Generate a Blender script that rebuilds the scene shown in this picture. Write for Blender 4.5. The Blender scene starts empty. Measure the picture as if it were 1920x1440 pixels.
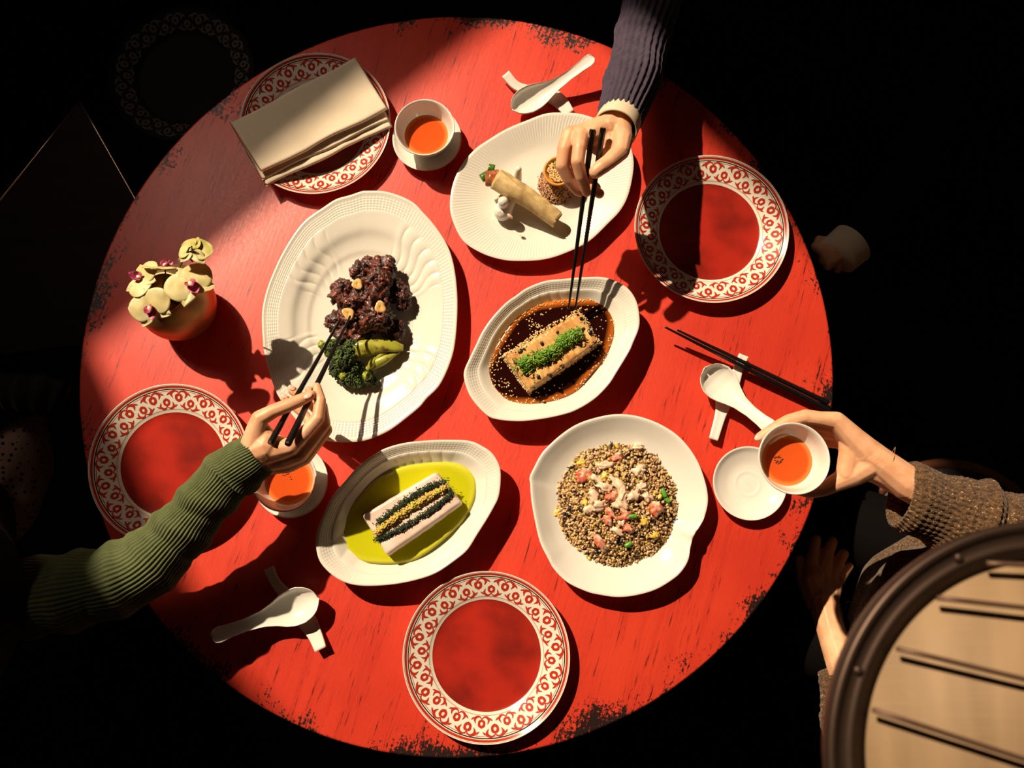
import bpy, math, random
import numpy as np
from mathutils import Vector, Matrix, noise
random.seed(7); np.random.seed(7)
S = bpy.context.scene
C = S.collection
PI = math.pi

# ------------------------------------------------------------------ camera
F_PX, RX_, RY_ = 1651.66, .1692, .0040
CAM = np.array([.1029, -.2957, 1.492])
def _rx(a): s, k = math.sin(a), math.cos(a); return np.array([[1, 0, 0], [0, k, -s], [0, s, k]])
def _ry(a): s, k = math.sin(a), math.cos(a); return np.array([[k, 0, s], [0, 1, 0], [-s, 0, k]])
MC = _rx(RX_) @ _ry(RY_)
def P(x, y, z=0.0):
    """world point at height z seen at photo pixel (x, y); used to measure real positions"""
    d = MC @ np.array([x - 960, 720 - y, -F_PX]); t = (z - CAM[2]) / d[2]
    return CAM + t * d
def ppm(z): return F_PX / (CAM[2] - z) * 1.01     # pixels per metre at height z
cd = bpy.data.cameras.new('camera'); cam = bpy.data.objects.new('camera', cd); C.objects.link(cam)
cam.matrix_world = Matrix.Translation(CAM) @ Matrix([list(r) for r in MC]).to_4x4()
cd.sensor_width = 36; cd.lens = F_PX / 1920 * 36; cd.clip_start = .02
cd.dof.use_dof = True; cd.dof.focus_distance = 1.43; cd.dof.aperture_fstop = 6.0
S.camera = cam
# ------------------------------------------------------------------ light
SUN = Vector((.64, -.72, -1.0)).normalized()
sl = bpy.data.lights.new('sun', 'SUN'); so = bpy.data.objects.new('sun', sl); C.objects.link(so)
so.rotation_euler = (-SUN).to_track_quat('Z', 'Y').to_euler(); so.location = (-3, 3.5, 5)
sl.energy = 6.0; sl.angle = math.radians(.75); sl.color = (1.0, .805, .57)
al = bpy.data.lights.new('soft_fill', 'AREA'); ao = bpy.data.objects.new('soft_fill', al); C.objects.link(ao)  # soft fill added for the table sheen and to lift the shade
ao.location = (-1.65, 1.6, 2.15); ao.rotation_euler = (Vector(ao.location) - Vector((-.26, .30, 0))).to_track_quat('Z', 'Y').to_euler()
al.shape = 'DISK'; al.size = 1.0; al.energy = .90; al.spread = math.radians(36); al.color = (1.0, .80, .62)
w = bpy.data.worlds.new('world'); S.world = w; w.use_nodes = True
w.node_tree.nodes['Background'].inputs[0].default_value = (1.0, .62, .42, 1); w.node_tree.nodes['Background'].inputs[1].default_value = .012
S.view_settings.view_transform = 'Standard'; S.view_settings.look = 'None'
S.view_settings.exposure = 0; S.view_settings.gamma = 1; S.view_settings.use_curve_mapping = False
S.cycles.use_denoising = True; S.cycles.max_bounces = 6

# ------------------------------------------------------------------ materials
def nmat(name):
    m = bpy.data.materials.new(name); m.use_nodes = True
    nt = m.node_tree; b = nt.nodes['Principled BSDF']
    return m, nt, b
def mat(name, col, rough=.5, metal=0, spec=.5, coat=0, col2=None, nscale=40, bump=0, bscale=200, sss=0, stretch=None, lo=.4, hi=.6, bdist=.001):
    m, nt, b = nmat(name)
    b.inputs['Base Color'].default_value = (*col, 1); b.inputs['Roughness'].default_value = rough
    b.inputs['Metallic'].default_value = metal; b.inputs['Specular IOR Level'].default_value = spec
    b.inputs['Coat Weight'].default_value = coat; b.inputs['Coat Roughness'].default_value = .08
    if sss:
        b.inputs['Subsurface Weight'].default_value = sss; b.inputs['Subsurface Radius'].default_value = (1, .35, .2); b.inputs['Subsurface Scale'].default_value = .004
    if col2 or bump:
        tc = nt.nodes.new('ShaderNodeTexCoord'); mp = nt.nodes.new('ShaderNodeMapping')
        nt.links.new(tc.outputs['Object'], mp.inputs[0])
        if stretch: mp.inputs['Scale'].default_value = stretch
    if col2:
        n = nt.nodes.new('ShaderNodeTexNoise'); n.inputs['Scale'].default_value = nscale; n.inputs['Detail'].default_value = 5
        r = nt.nodes.new('ShaderNodeValToRGB'); r.color_ramp.elements[0].position = lo; r.color_ramp.elements[1].position = hi
        r.color_ramp.elements[0].color = (*col, 1); r.color_ramp.elements[1].color = (*col2, 1)
        nt.links.new(mp.outputs[0], n.inputs['Vector']); nt.links.new(n.outputs[0], r.inputs[0]); nt.links.new(r.outputs[0], b.inputs['Base Color'])
    if bump:
        n = nt.nodes.new('ShaderNodeTexNoise'); n.inputs['Scale'].default_value = bscale; n.inputs['Detail'].default_value = 4
        u = nt.nodes.new('ShaderNodeBump'); u.inputs['Strength'].default_value = bump; u.inputs['Distance'].default_value = bdist
        nt.links.new(mp.outputs[0], n.inputs['Vector']); nt.links.new(n.outputs[0], u.inputs['Height']); nt.links.new(u.outputs[0], b.inputs['Normal'])
    return m

def math_(nt, op, a, b=None, c=None, clamp=False):
    n = nt.nodes.new('ShaderNodeMath'); n.operation = op; n.use_clamp = clamp
    for i, v in enumerate((a, b, c)):
        if v is None: continue
        if isinstance(v, (int, float)): n.inputs[i].default_value = v
        else: nt.links.new(v, n.inputs[i])
    return n.outputs[0]
def noise_(nt, vec, scale, detail=4, rough=.5, dist=0):
    n = nt.nodes.new('ShaderNodeTexNoise'); n.inputs['Scale'].default_value = scale; n.inputs['Detail'].default_value = detail
    n.inputs['Roughness'].default_value = rough; n.inputs['Distortion'].default_value = dist
    nt.links.new(vec, n.inputs['Vector']); return n.outputs[0]
def mapr(nt, v, a, b, c=0, d=1):
    n = nt.nodes.new('ShaderNodeMapRange'); nt.links.new(v, n.inputs[0])
    for i, x in zip((1, 2, 3, 4), (a, b, c, d)): n.inputs[i].default_value = x
    return n.outputs[0]
def mixc(nt, f, A, B):
    n = nt.nodes.new('ShaderNodeMix'); n.data_type = 'RGBA'
    if isinstance(f, (int, float)): n.inputs[0].default_value = f
    else: nt.links.new(f, n.inputs[0])
    for i, v in ((6, A), (7, B)):
        if isinstance(v, tuple): n.inputs[i].default_value = (*v, 1)
        else: nt.links.new(v, n.inputs[i])
    return n.outputs[2]

def red_paint():
    m, nt, b = nmat('worn_red_paint')
    tc = nt.nodes.new('ShaderNodeTexCoord')
    mp = nt.nodes.new('ShaderNodeMapping'); mp.inputs['Rotation'].default_value = (0, 0, math.radians(-73)); mp.inputs['Scale'].default_value = (1, 1, 1)
    nt.links.new(tc.outputs['Object'], mp.inputs[0])
    st = nt.nodes.new('ShaderNodeMapping'); st.inputs['Scale'].default_value = (1.1, 16, 1); nt.links.new(mp.outputs[0], st.inputs[0])
    st2 = nt.nodes.new('ShaderNodeMapping'); st2.inputs['Scale'].default_value = (5, 60, 1); nt.links.new(mp.outputs[0], st2.inputs[0])
    tone = noise_(nt, mp.outputs[0], 4.5, 3)
    streak = noise_(nt, st.outputs[0], 3.2, 6, .6)
    fine = noise_(nt, st2.outputs[0], 4.0, 5, .65)
    grit = noise_(nt, mp.outputs[0], 160, 4, .7)
    patch = noise_(nt, mp.outputs[0], 8.5, 3, .6, .4)
    c = mixc(nt, mapr(nt, tone, .35, .65), (.57, .036, .017), (.68, .052, .022))
    c = mixc(nt, mapr(nt, streak, .50, .75, 0, .5), c, (.42, .018, .010))
    # thin dark scratches along the grain, broken into dashes
    dash = math_(nt, 'MULTIPLY', mapr(nt, fine, .57, .66), mapr(nt, streak, .44, .58))
    c = mixc(nt, math_(nt, 'MULTIPLY', dash, .9), c, (.03, .006, .005))
    # worn rim: dark wood shows through near the edge
    sx = nt.nodes.new('ShaderNodeSeparateXYZ'); nt.links.new(tc.outputs['Object'], sx.inputs[0])
    rr = math_(nt, 'SQRT', math_(nt, 'ADD', math_(nt, 'MULTIPLY', sx.outputs[0], sx.outputs[0]), math_(nt, 'MULTIPLY', sx.outputs[1], sx.outputs[1])))
    edge = mapr(nt, rr, .50, .655, -.22, .13)
    v = math_(nt, 'ADD', math_(nt, 'ADD', math_(nt, 'MULTIPLY', patch, .6), math_(nt, 'MULTIPLY', grit, .42)), edge)
    v = math_(nt, 'ADD', v, math_(nt, 'MULTIPLY', fine, .22))
    worn = mapr(nt, v, .735, .765)
    c = mixc(nt, worn, c, (.018, .009, .008))
    nt.links.new(c, b.inputs['Base Color'])
    nt.links.new(mapr(nt, grit, .3, .7, .36, .5), b.inputs['Roughness'])
    b.inputs['Specular IOR Level'].default_value = .5
    u = nt.nodes.new('ShaderNodeBump'); u.inputs['Strength'].default_value = .25; u.inputs['Distance'].default_value = .001
    nt.links.new(math_(nt, 'ADD', fine, math_(nt, 'MULTIPLY', worn, -.6)), u.inputs['Height']); nt.links.new(u.outputs[0], b.inputs['Normal'])
    return m
M = {}
M['table'] = red_paint()
M['edge'] = mat('table_edge_wood', (.10, .02, .012), .5, col2=(.03, .012, .01), nscale=60)
M['black_wood'] = mat('black_wood', (.004, .0035, .0035), .5)
M['floor'] = mat('dark_floor', (.0015, .0012, .0012), .7, spec=.1, col2=(.0025, .002, .002), nscale=3)
M['wall'] = mat('dark_plaster', (.02, .016, .014), .9, spec=.1)
M['porc'] = mat('cream_porcelain', (.76, .72, .63), .18, spec=.5, coat=.3)
M['white'] = mat('white_glaze', (.78, .745, .67), .14, spec=.5, coat=.35)
M['pwhite'] = mat('printed_plate_white', (.76, .71, .60), .16, coat=.4)
M['pred'] = mat('printed_plate_red', (.45, .030, .014), .18, coat=.5)
M['pblack'] = mat('printed_plate_black', (.012, .011, .008), .15, coat=.5)
M['pcentre'] = mat('mottled_red_glaze', (.40, .022, .012), .18, coat=.5, col2=(.15, .012, .008), nscale=13, lo=.42, hi=.72)
M['cloth'] = mat('beige_linen', (.80, .67, .50), .85, spec=.15, bump=.3, bscale=900, bdist=.0004)
M['tea'] = None
M['skin'] = mat('skin', (.74, .37, .20), .45, spec=.4, sss=.15, col2=(.84, .46, .27), nscale=35, bump=.18, bscale=320, bdist=.0008)
M['nail'] = mat('fingernail', (.80, .48, .36), .25, coat=.5)
M['stick'] = mat('black_lacquer', (.006, .005, .005), .28, coat=.4)
M['brass'] = mat('brushed_brass', (.50, .30, .12), .38, metal=.75, col2=(.36, .20, .08), nscale=6, stretch=(1, 1, 9))
M['gold'] = mat('gold', (.85, .55, .25), .25, metal=1)
M['lampmetal'] = mat('bronze_lamp_metal', (.075, .045, .032), .45, metal=.7)
M['lamprod'] = mat('dark_rod', (.13, .07, .045), .5, metal=.4)

def liquid(name, ctr, edge_c, start=.8, rough=.06, mid=None):
    m, nt, b = nmat(name)
    at = nt.nodes.new('ShaderNodeAttribute'); at.attribute_name = 's'
    r = nt.nodes.new('ShaderNodeValToRGB'); e = r.color_ramp.elements
    e[0].position = start; e[0].color = (*ctr, 1); e[1].position = .97; e[1].color = (*edge_c, 1)
    nt.links.new(at.outputs['Fac'], r.inputs[0])
    nt.links.new(r.outputs[0], b.inputs['Base Color']); b.inputs['Roughness'].default_value = rough; b.inputs['Specular IOR Level'].default_value = .45
    return m
M['tea'] = liquid('amber_tea', (.62, .085, .014), (.80, .22, .05), .8, .05)
M['soy'] = liquid('dark_soy_sauce', (.016, .0025, .002), (.62, .15, .015), .84, .08)
M['oil'] = liquid('green_herb_oil', (.50, .50, .008), (.60, .58, .04), .85, .1)
M['crust'] = None

# ------------------------------------------------------------------ object helpers
def rootloc(o):
    while o.parent: o = o.parent
    return np.array(o.location)
def mk(name, V, F, m, parent=None, smooth=True, loc=None, mats=None, midx=None, s=None):
    V = np.asarray(V, float)
    o_loc = np.zeros(3)
    if parent is not None: off = rootloc(parent)
    elif loc is not None: off = np.asarray(loc, float); o_loc = off
    else:
        off = np.array([(V[:, 0].min() + V[:, 0].max()) / 2, (V[:, 1].min() + V[:, 1].max()) / 2, V[:, 2].min()]); o_loc = off
    me = bpy.data.meshes.new(name); me.from_pydata((V - off).tolist(), [], [list(map(int, f)) for f in F]); me.update()
    for mm in (mats or [m]): me.materials.append(mm)
    if midx is not None: me.polygons.foreach_set('material_index', np.asarray(midx, dtype=np.int32))
    if name not in ('rice_grains', 'sesame_seeds', 'grain_bed', 'herb_crumbs', 'minced_ginger', 'crumble_topping'):
        import bmesh
        bm = bmesh.new(); bm.from_mesh(me); bmesh.ops.recalc_face_normals(bm, faces=bm.faces); bm.to_mesh(me); bm.free()
    if smooth: me.polygons.foreach_set('use_smooth', [True] * len(me.polygons))
    if s is not None:
        a = me.attributes.new('s', 'FLOAT', 'POINT'); a.data.foreach_set('value', np.asarray(s, dtype=np.float32))
    o = bpy.data.objects.new(name, me); C.objects.link(o)
    if parent is not None: o.parent = parent
    else: o.location = tuple(o_loc)
    return o
def tag(o, label=None, cat=None, group=None, kind=None):
    if label: o['label'] = label
    if cat: o['category'] = cat
    if group: o['group'] = group
    if kind: o['kind'] = kind
    return o
def thing(name, label, cat, loc, group=None):
    o = bpy.data.objects.new(name, None); o.empty_display_size = .02; C.objects.link(o); o.location = tuple(float(v) for v in loc)
    return tag(o, label, cat, group)
def spline(pts, n, closed=False):
    p = np.asarray(pts, float)
    if closed: q = np.vstack([p[-1:], p, p[:2]])
    else: q = np.vstack([2 * p[0] - p[1], p, 2 * p[-1] - p[-2]])
    out = []
    for i in range(1, len(q) - 2):
        t = np.linspace(0, 1, 24, endpoint=False)[:, None]
        a, b, c, d = q[i - 1], q[i], q[i + 1], q[i + 2]
        out.append(.5 * ((2 * b) + (c - a) * t + (2 * a - 5 * b + 4 * c - d) * t * t + (3 * b - a - 3 * c + d) * t ** 3))
    out = np.vstack(out + ([] if closed else [p[-1:]]))
    if closed: out = np.vstack([out, out[:1]])
    k = out[:, :3] if out.shape[1] > 3 else out
    L = np.concatenate([[0], np.cumsum(np.linalg.norm(np.diff(k, axis=0), axis=1))])
    u = np.linspace(0, L[-1], n + 1 if closed else n)
    r = np.stack([np.interp(u, L, out[:, j]) for j in range(out.shape[1])], 1)
    return r[:-1] if closed else r
_used = set()
def where(p, c, R_):
    hrs = ['twelve', 'one', 'two', 'three', 'four', 'five', 'six', 'seven', 'eight', 'nine', 'ten', 'eleven']
    dx, dy = p[0] - c[0], p[1] - c[1]; d = math.hypot(dx, dy) / R_
    if d < .14: return 'at its centre'
    h = hrs[int(round((PI / 2 - math.atan2(dy, dx)) / (PI / 6))) % 12]
    return ('at %s o\'clock, ' % h) + ('near the centre' if d < .38 else 'halfway out' if d < .68 else 'near the edge')
def uniq(a, p, c, R_):
    l = a + ' ' + where(p, c, R_)
    if l in _used: l = a.replace(a.split()[0], 'second ' + a.split()[0], 1) + ' ' + where(p, c, R_)
    _used.add(l); return l
def ring_faces(nr, n, closed=True, start=0):
    F = []
    for i in range(nr - 1):
        for j in range(n if closed else n - 1):
            a = start + i * n + j; b = start + i * n + (j + 1) % n
            F.append((a, b, b + n, a + n))
    return F
def lathe(prof, n=96):
    V = []
    for r, z in prof:
        for j in range(n):
            a = 2 * PI * j / n; V.append((r * math.cos(a), r * math.sin(a), z))
    F = ring_faces(len(prof), n)
    return np.array(V), F
def refine(prof, k=4):
    return spline(prof, len(prof) * k)
def tube(path, radii, n=24, rows=60, mod=None, caps=True, flat=None, up=None):
    """tube along path (k x 3); radii per path point; mod(u, phi, p)->extra radius"""
    pr = np.hstack([np.asarray(path, float), np.asarray(radii, float).reshape(len(path), -1)])
    q = spline(pr, rows); c = q[:, :3]; rr = q[:, 3:]
    T = np.gradient(c, axis=0); T /= np.linalg.norm(T, axis=1)[:, None]
    nrm = np.array(up, float) if up is not None else np.array([0, 0, 1.0])
    V = []
    nrm = nrm - T[0] * (nrm @ T[0]); nrm /= np.linalg.norm(nrm)
    for i in range(rows):
        nrm = nrm - T[i] * (nrm @ T[i]); nrm /= np.linalg.norm(nrm); bi = np.cross(T[i], nrm)
        for j in range(n):
            a = 2 * PI * j / n
            ra = rr[i, 0]; rb = rr[i, 1] if rr.shape[1] > 1 else ra
            d = 0 if mod is None else mod(i / (rows - 1), a, c[i])
            V.append(c[i] + nrm * (rb + d) * math.sin(a) + bi * (ra + d) * math.cos(a))
    F = ring_faces(rows, n)
    if caps: F += [tuple(range(n))[::-1], tuple(range((rows - 1) * n, rows * n))]
    return np.array(V), F
def merge(parts):
    V, F, k, idx = [], [], 0, []
    for q in parts:
        v, f = q[0], q[1]
        V.append(np.asarray(v)); F += [tuple(i + k for i in g) for g in f]; k += len(v)
        idx += [q[2] if len(q) > 2 else 0] * len(f)
    return np.vstack(V), F, idx
def box(cx, cy, cz, sx, sy, sz, rot=0):
    v = np.array([(x, y, z) for z in (-.5, .5) for x, y in ((-.5, -.5), (.5, -.5), (.5, .5), (-.5, .5))]) * (sx, sy, sz)
    c, s = math.cos(rot), math.sin(rot); v[:, :2] = v[:, :2] @ np.array([[c, s], [-s, c]])
    return v + (cx, cy, cz), [(3, 2, 1, 0), (4, 5, 6, 7), (0, 1, 5, 4), (1, 2, 6, 5), (2, 3, 7, 6), (3, 0, 4, 7)]
_ico = {}
def ico(sub=2):
    if sub not in _ico:
        import bmesh
        bm = bmesh.new(); bmesh.ops.create_icosphere(bm, subdivisions=sub, radius=1)
        _ico[sub] = (np.array([v.co[:] for v in bm.verts]), [tuple(v.index for v in f.verts) for f in bm.faces]); bm.free()
    return _ico[sub]
def rotm(ax, ay, az): return np.array(Matrix.Rotation(az, 3, 'Z') @ Matrix.Rotation(ay, 3, 'Y') @ Matrix.Rotation(ax, 3, 'X'))
def lump(c, rad, sub=4, amp=.25, freq=2.2, seed=0, rot=(0, 0, 0), fine=0):
    v, f = ico(sub); R = rotm(*rot); out = []
    for p in v:
        q = Vector(p) * freq + Vector((seed * 3.1, seed * 1.7, seed))
        d = 1 + amp * noise.noise(q) * 1.6 + amp * .5 * noise.noise(q * 2.3)
        if fine: d += fine * noise.noise(q * 7) + fine * .6 * noise.noise(q * 15)
        out.append(p * d)
    out = (np.array(out) * np.asarray(rad)) @ R.T + np.asarray(c)
    return out, f
def blob(name, caps_, m, parent, voxel=.0013, smooth=5, loc=None, sf=.5):
    """organic body: tapered capsules fused into one continuous surface"""
    parts = []
    for p0, r0, p1, r1 in caps_:
        p0 = np.array(p0, float); p1 = np.array(p1, float); L = np.linalg.norm(p1 - p0)
        k = max(2, int(L / (min(r0, r1) * .20)) + 1)
        for i in range(k):
            t = i / (k - 1); v, f = ico(2)
            parts.append((v * (r0 + (r1 - r0) * t) + p0 + (p1 - p0) * t, f))
    V, F, _ = merge(parts)
    me = bpy.data.meshes.new(name); me.from_pydata(V.tolist(), [], F)
    o = bpy.data.objects.new(name, me); C.objects.link(o)
    r = o.modifiers.new('r', 'REMESH'); r.mode = 'VOXEL'; r.voxel_size = voxel
    s = o.modifiers.new('s', 'SMOOTH'); s.factor = sf; s.iterations = smooth
    dg = bpy.context.evaluated_depsgraph_get(); dg.update()
    me2 = bpy.data.meshes.new_from_object(o.evaluated_get(dg)); me2.name = name
    bpy.data.objects.remove(o); bpy.data.meshes.remove(me)
    n = len(me2.vertices); co = np.empty(n * 3, dtype=np.float32); me2.vertices.foreach_get('co', co); co = co.reshape(-1, 3)
    off = rootloc(parent) if parent is not None else np.asarray(loc)
    me2.vertices.foreach_set('co', (co - off).astype(np.float32).ravel())
    me2.polygons.foreach_set('use_smooth', [True] * len(me2.polygons)); me2.materials.clear(); me2.materials.append(m); me2.update()
    o = bpy.data.objects.new(name, me2); C.objects.link(o)
    if parent is not None: o.parent = parent
    else: o.location = tuple(off)
    return o
def outline(px, z, n=240):
    w_ = np.array([P(x, y, z)[:2] for x, y in px]); return spline(w_, n, closed=True)
def densify(prof, a, b, n):
    p = np.asarray(prof); lo = p[p[:, 0] < a]; hi = p[p[:, 0] > b]; m_ = np.linspace(a, b, n)
    return np.vstack([lo, np.stack([m_, np.interp(m_, p[:, 0], p[:, 1])], 1), hi])
def dish(name, ol, inner, outer, m, parent, zmod=None, c=None, blend=True):
    """plate of any outline: rows from the centre up to the rim, over it and down to the foot; profile (s, z)"""
    c = ol.mean(0) if c is None else np.asarray(c); n = len(ol); D = ol - c
    # a smoothed outline for the well
    r = np.linalg.norm(D, axis=1); Fq = np.fft.rfft(D[:, 0] + 0), np.fft.rfft(D[:, 1] + 0)
    for f in Fq: f[3:] = 0
    Ds = np.stack([np.fft.irfft(Fq[0], n), np.fft.irfft(Fq[1], n)], 1)
    V = []; rows = 0
    for side, prof in (('i', inner), ('o', outer)):
        for s_, z_ in prof:
            t = min(1, max(0, (s_ - .45) / .5)) if blend else 1; t = t * t * (3 - 2 * t)
            xy = c + s_ * (Ds * (1 - t) + D * t)
            for j in range(n):
                dz = zmod(s_, j / n, xy[j]) if (zmod and side == 'i') else 0
                V.append((xy[j, 0], xy[j, 1], z_ + dz))
            rows += 1
    F = ring_faces(rows, n) + [tuple(range(n))[::-1][::-1], tuple(range((rows - 1) * n, rows * n))[::-1]]
    return mk(name, V, F, m, parent)
def sheet_liquid(name, px, z, m, parent=None, n=140, rows=14, loc=None):
    ol = outline(px, z, n); c = ol.mean(0); V = []; s_ = []
    for i in range(rows):
        s = (i + 1) / rows; xy = c + (ol - c) * s
        for j in range(n): V.append((xy[j, 0], xy[j, 1], z - (.0006 if s > .99 else 0))); s_.append(s)
    V += [(c[0], c[1], z)]; s_.append(0)
    F = ring_faces(rows, n) + [(len(V) - 1, j, (j + 1) % n) for j in range(n)]
    # underside
    k = len(V); V += [(x, y, z - .004) for x, y in (c + (ol - c) * .97)]; s_ += [1] * n
    F += [((rows - 1) * n + j, k + j, k + (j + 1) % n, (rows - 1) * n + (j + 1) % n) for j in range(n)][::1] + [tuple(range(k, k + n))[::-1]]
    return mk(name, V, F, m, parent, s=s_, loc=loc)

# ================================================================== setting
fl = mk('floor', *box(0, 0, -.77, 9, 9, .04), M['floor'], smooth=False); tag(fl, kind='structure')
dh = np.array([.64, -.72, 0]); dh /= np.linalg.norm(dh); lat = np.array([-dh[1], dh[0], 0]); ctrw = -3.2 * dh
ang = math.atan2(lat[1], lat[0])
def wallbox(l0, l1, z0, z1):
    c = ctrw + lat * (l0 + l1) / 2 - dh * .06
    return box(c[0], c[1], (z0 + z1) / 2, l1 - l0, .12, z1 - z0, ang)
def shade_wedge(tri):  # unseen triangle added to the opening to slant the sun patch's left edge
    v = [ctrw + lat * l + np.array([0, 0, z]) - dh * d for d in (0, .12) for l, z in tri]
    return np.array(v), [(0, 1, 2), (5, 4, 3), (0, 3, 4, 1), (1, 4, 5, 2), (2, 5, 3, 0)]
wv, wf, _ = merge([wallbox(-2.6, 2.6, -.75, 2.875), wallbox(-2.6, -.60, 2.875, 5.5), wallbox(.60, 2.6, 2.875, 5.5), wallbox(-2.6, 2.6, 5.5, 6.0), shade_wedge([(-.60, 2.87), (-.455, 2.87), (-.60, 3.42)])])
tag(mk('wall_back', wv, wf, M['wall'], smooth=False), kind='structure')
fv, ff, _ = merge([wallbox(-.57, .62, 2.845, 2.875), wallbox(-.57, .62, 5.5, 5.53)])
tag(mk('window_1', fv, ff, M['black_wood'], smooth=False), kind='structure')

# ================================================================== red table
tb = thing('round_table', 'large round table with worn red painted wooden top under all the dishes', 'table', (0, 0, -.75))
R = .65
pr = [(0, 0), (.3, 0), (R - .004, 0), (R - .001, -.001), (R, -.004)]
v, f = lathe([(1e-4, 0)] + pr[1:], 180); mk('table_top', v, f + [tuple(range(180))[::-1][::-1]], M['table'], tb)
v, f = lathe([(R, -.004), (R, -.026), (R - .004, -.03), (.001, -.03)], 180); mk('table_edge', v, f, M['edge'], tb)
v, f = lathe([(.05, -.03), (.05, -.68), (.06, -.70), (.28, -.73), (.28, -.749), (.001, -.749)], 64); mk('pedestal', v, f, M['black_wood'], tb)

# ================================================================== printed plates
RP = .1343
def pz(q):  # plate height at normalised radius q
    return float(np.interp(q, [0, .63, .665, .70, .95, .985, 1], [.007, .007, .0085, .0115, .0235, .0262, .0272]))
def plate_meshes():
    cuts = [1e-3, .3, .55, .63, .657, .684, .690, .695, .72, .76, .80, .84, .88, .912, .919, .930, .943, .951, .977, .984, .988, .997]
    mi = {.657: 0, .684: 1, .690: 1, .695: 2}
    def which(a, b):
        q = (a + b) / 2
        if q < .657: return 1
        if .690 <= q <= .695: return 2
        if .912 <= q <= .919: return 2
        if .930 <= q <= .943: return 3
        if .951 <= q <= .977: return 2
        if .984 <= q <= .988: return 2
        return 0
    n = 144; rows = [(q, pz(q)) for q in cuts]
    idx = []
    for i in range(len(cuts) - 1): idx += [which(cuts[i], cuts[i + 1])] * n
    under = [(1.0, .0268), (.999, .0255), (.96, .022), (.72, .0085), (.62, .003), (.60, 0), (.56, 0), (.55, .003), (.01, .003)]
    prof = [(q * RP, z) for q, z in rows + under]
    v, f = lathe(prof, n); idx += [0] * (len(f) - len(idx))
    f = f + [tuple(range(n))]; idx.append(1)
    # print
    parts = []
    u0 = 7.1e-5
    def put(shape, rc, th, sgn, sc):
        for vv, ff in shape:
            o = []
            for t_, r_ in vv:
                rad = rc * RP + sgn * r_ * u0 * sc; a = th + t_ * u0 * sc / (rc * RP)
                o.append((rad * math.cos(a), rad * math.sin(a), pz(rad / RP) + .00035))
            parts.append((np.array(o), ff if sgn > 0 else [g[::-1] for g in ff]))
    def ribbon(pts, ws, n=9):
        q = spline(np.hstack([np.array(pts, float), np.zeros((len(pts), 1)), np.array(ws, float)[:, None]]), n)
        d = np.gradient(q[:, :2], axis=0); d /= np.linalg.norm(d, axis=1)[:, None]; nn = np.stack([-d[:, 1], d[:, 0]], 1)
        a = q[:, :2] + nn * q[:, 3:4]; b = q[:, :2] - nn * q[:, 3:4]
        return np.vstack([a, b]), [(i, i + n, i + n + 1, i + 1) for i in range(n - 1)]
    k = 24; out, inn = [], []
    for i in range(k):
        a = 2 * PI * i / k; rr = 92 + 10 * max(0, math.sin(a)) ** 8 - 8 * abs(math.cos(2 * a)) ** 3 + (12 if i == 6 else 0)
        out.append((rr * math.cos(a), rr * math.sin(a) * .95)); inn.append((30 * math.cos(a), 37 * math.sin(a)))
    ringv = (np.array(out + inn), [(i, (i + 1) % k, k + (i + 1) % k, k + i) for i in range(k)])
    shapes = [ringv]
    for sg in (-1, 1):
        a = ribbon([(0, -85), (sg * 50, -136), (sg * 125, -130), (sg * 168, -72), (sg * 132, 10)], [11, 15, 27, 27, 4])
        b = ribbon([(sg * 258, -55), (sg * 215, -85), (sg * 168, -120)], [2, 20, 5], 5)
        if sg > 0: a = (a[0], [g[::-1] for g in a[1]]); b = (b[0], [g[::-1] for g in b[1]])
        shapes += [a, b]
    for i in range(16):
        put(shapes, .782, 2 * PI * i / 16, 1, 1.0); put(shapes, .838, 2 * PI * (i + .5) / 16, -1, 1.08)
    pv, pf, _ = merge(parts)
    return v, f, idx, pv, pf
PM = plate_meshes()
def charger(cx, cy, rot, label, group='red and white printed charger plates', first=[None]):
    t = thing('charger_plate', label, 'plate', (cx, cy, 0), group); t.rotation_euler.z = rot
    if first[0] is None:
        v, f, idx, pv, pf = PM
        def me(n, V, F, ms, ix=None):
            a = bpy.data.meshes.new(n); a.from_pydata(V.tolist(), [], F)
            for q in ms: a.materials.append(q)
            if ix is not None: a.polygons.foreach_set('material_index', np.array(ix, dtype=np.int32))
            a.polygons.foreach_set('use_smooth', [True] * len(a.polygons)); a.update(); return a
        first[0] = (me('plate_body', v, f, [M['pwhite'], M['pcentre'], M['pred'], M['pblack']], idx), me('printed_border', pv, pf, [M['pred']]))
    for nme, me_ in zip(('plate_body', 'printed_border'), first[0]):
        o = bpy.data.objects.new(nme, me_); C.objects.link(o); o.parent = t
    return t
charger(.056, -.4887, math.radians(86), 'printed red centre plate at the near edge of the table, empty')
charger(-.4745, -.1793, math.radians(98), 'printed red centre plate under the green sweater sleeve')
charger(.444, .2299, math.radians(97), 'printed red centre plate half in shadow beside the blue sleeve')
charger(-.2541, .427, math.radians(85), 'printed red centre plate holding the folded beige napkin')

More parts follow.
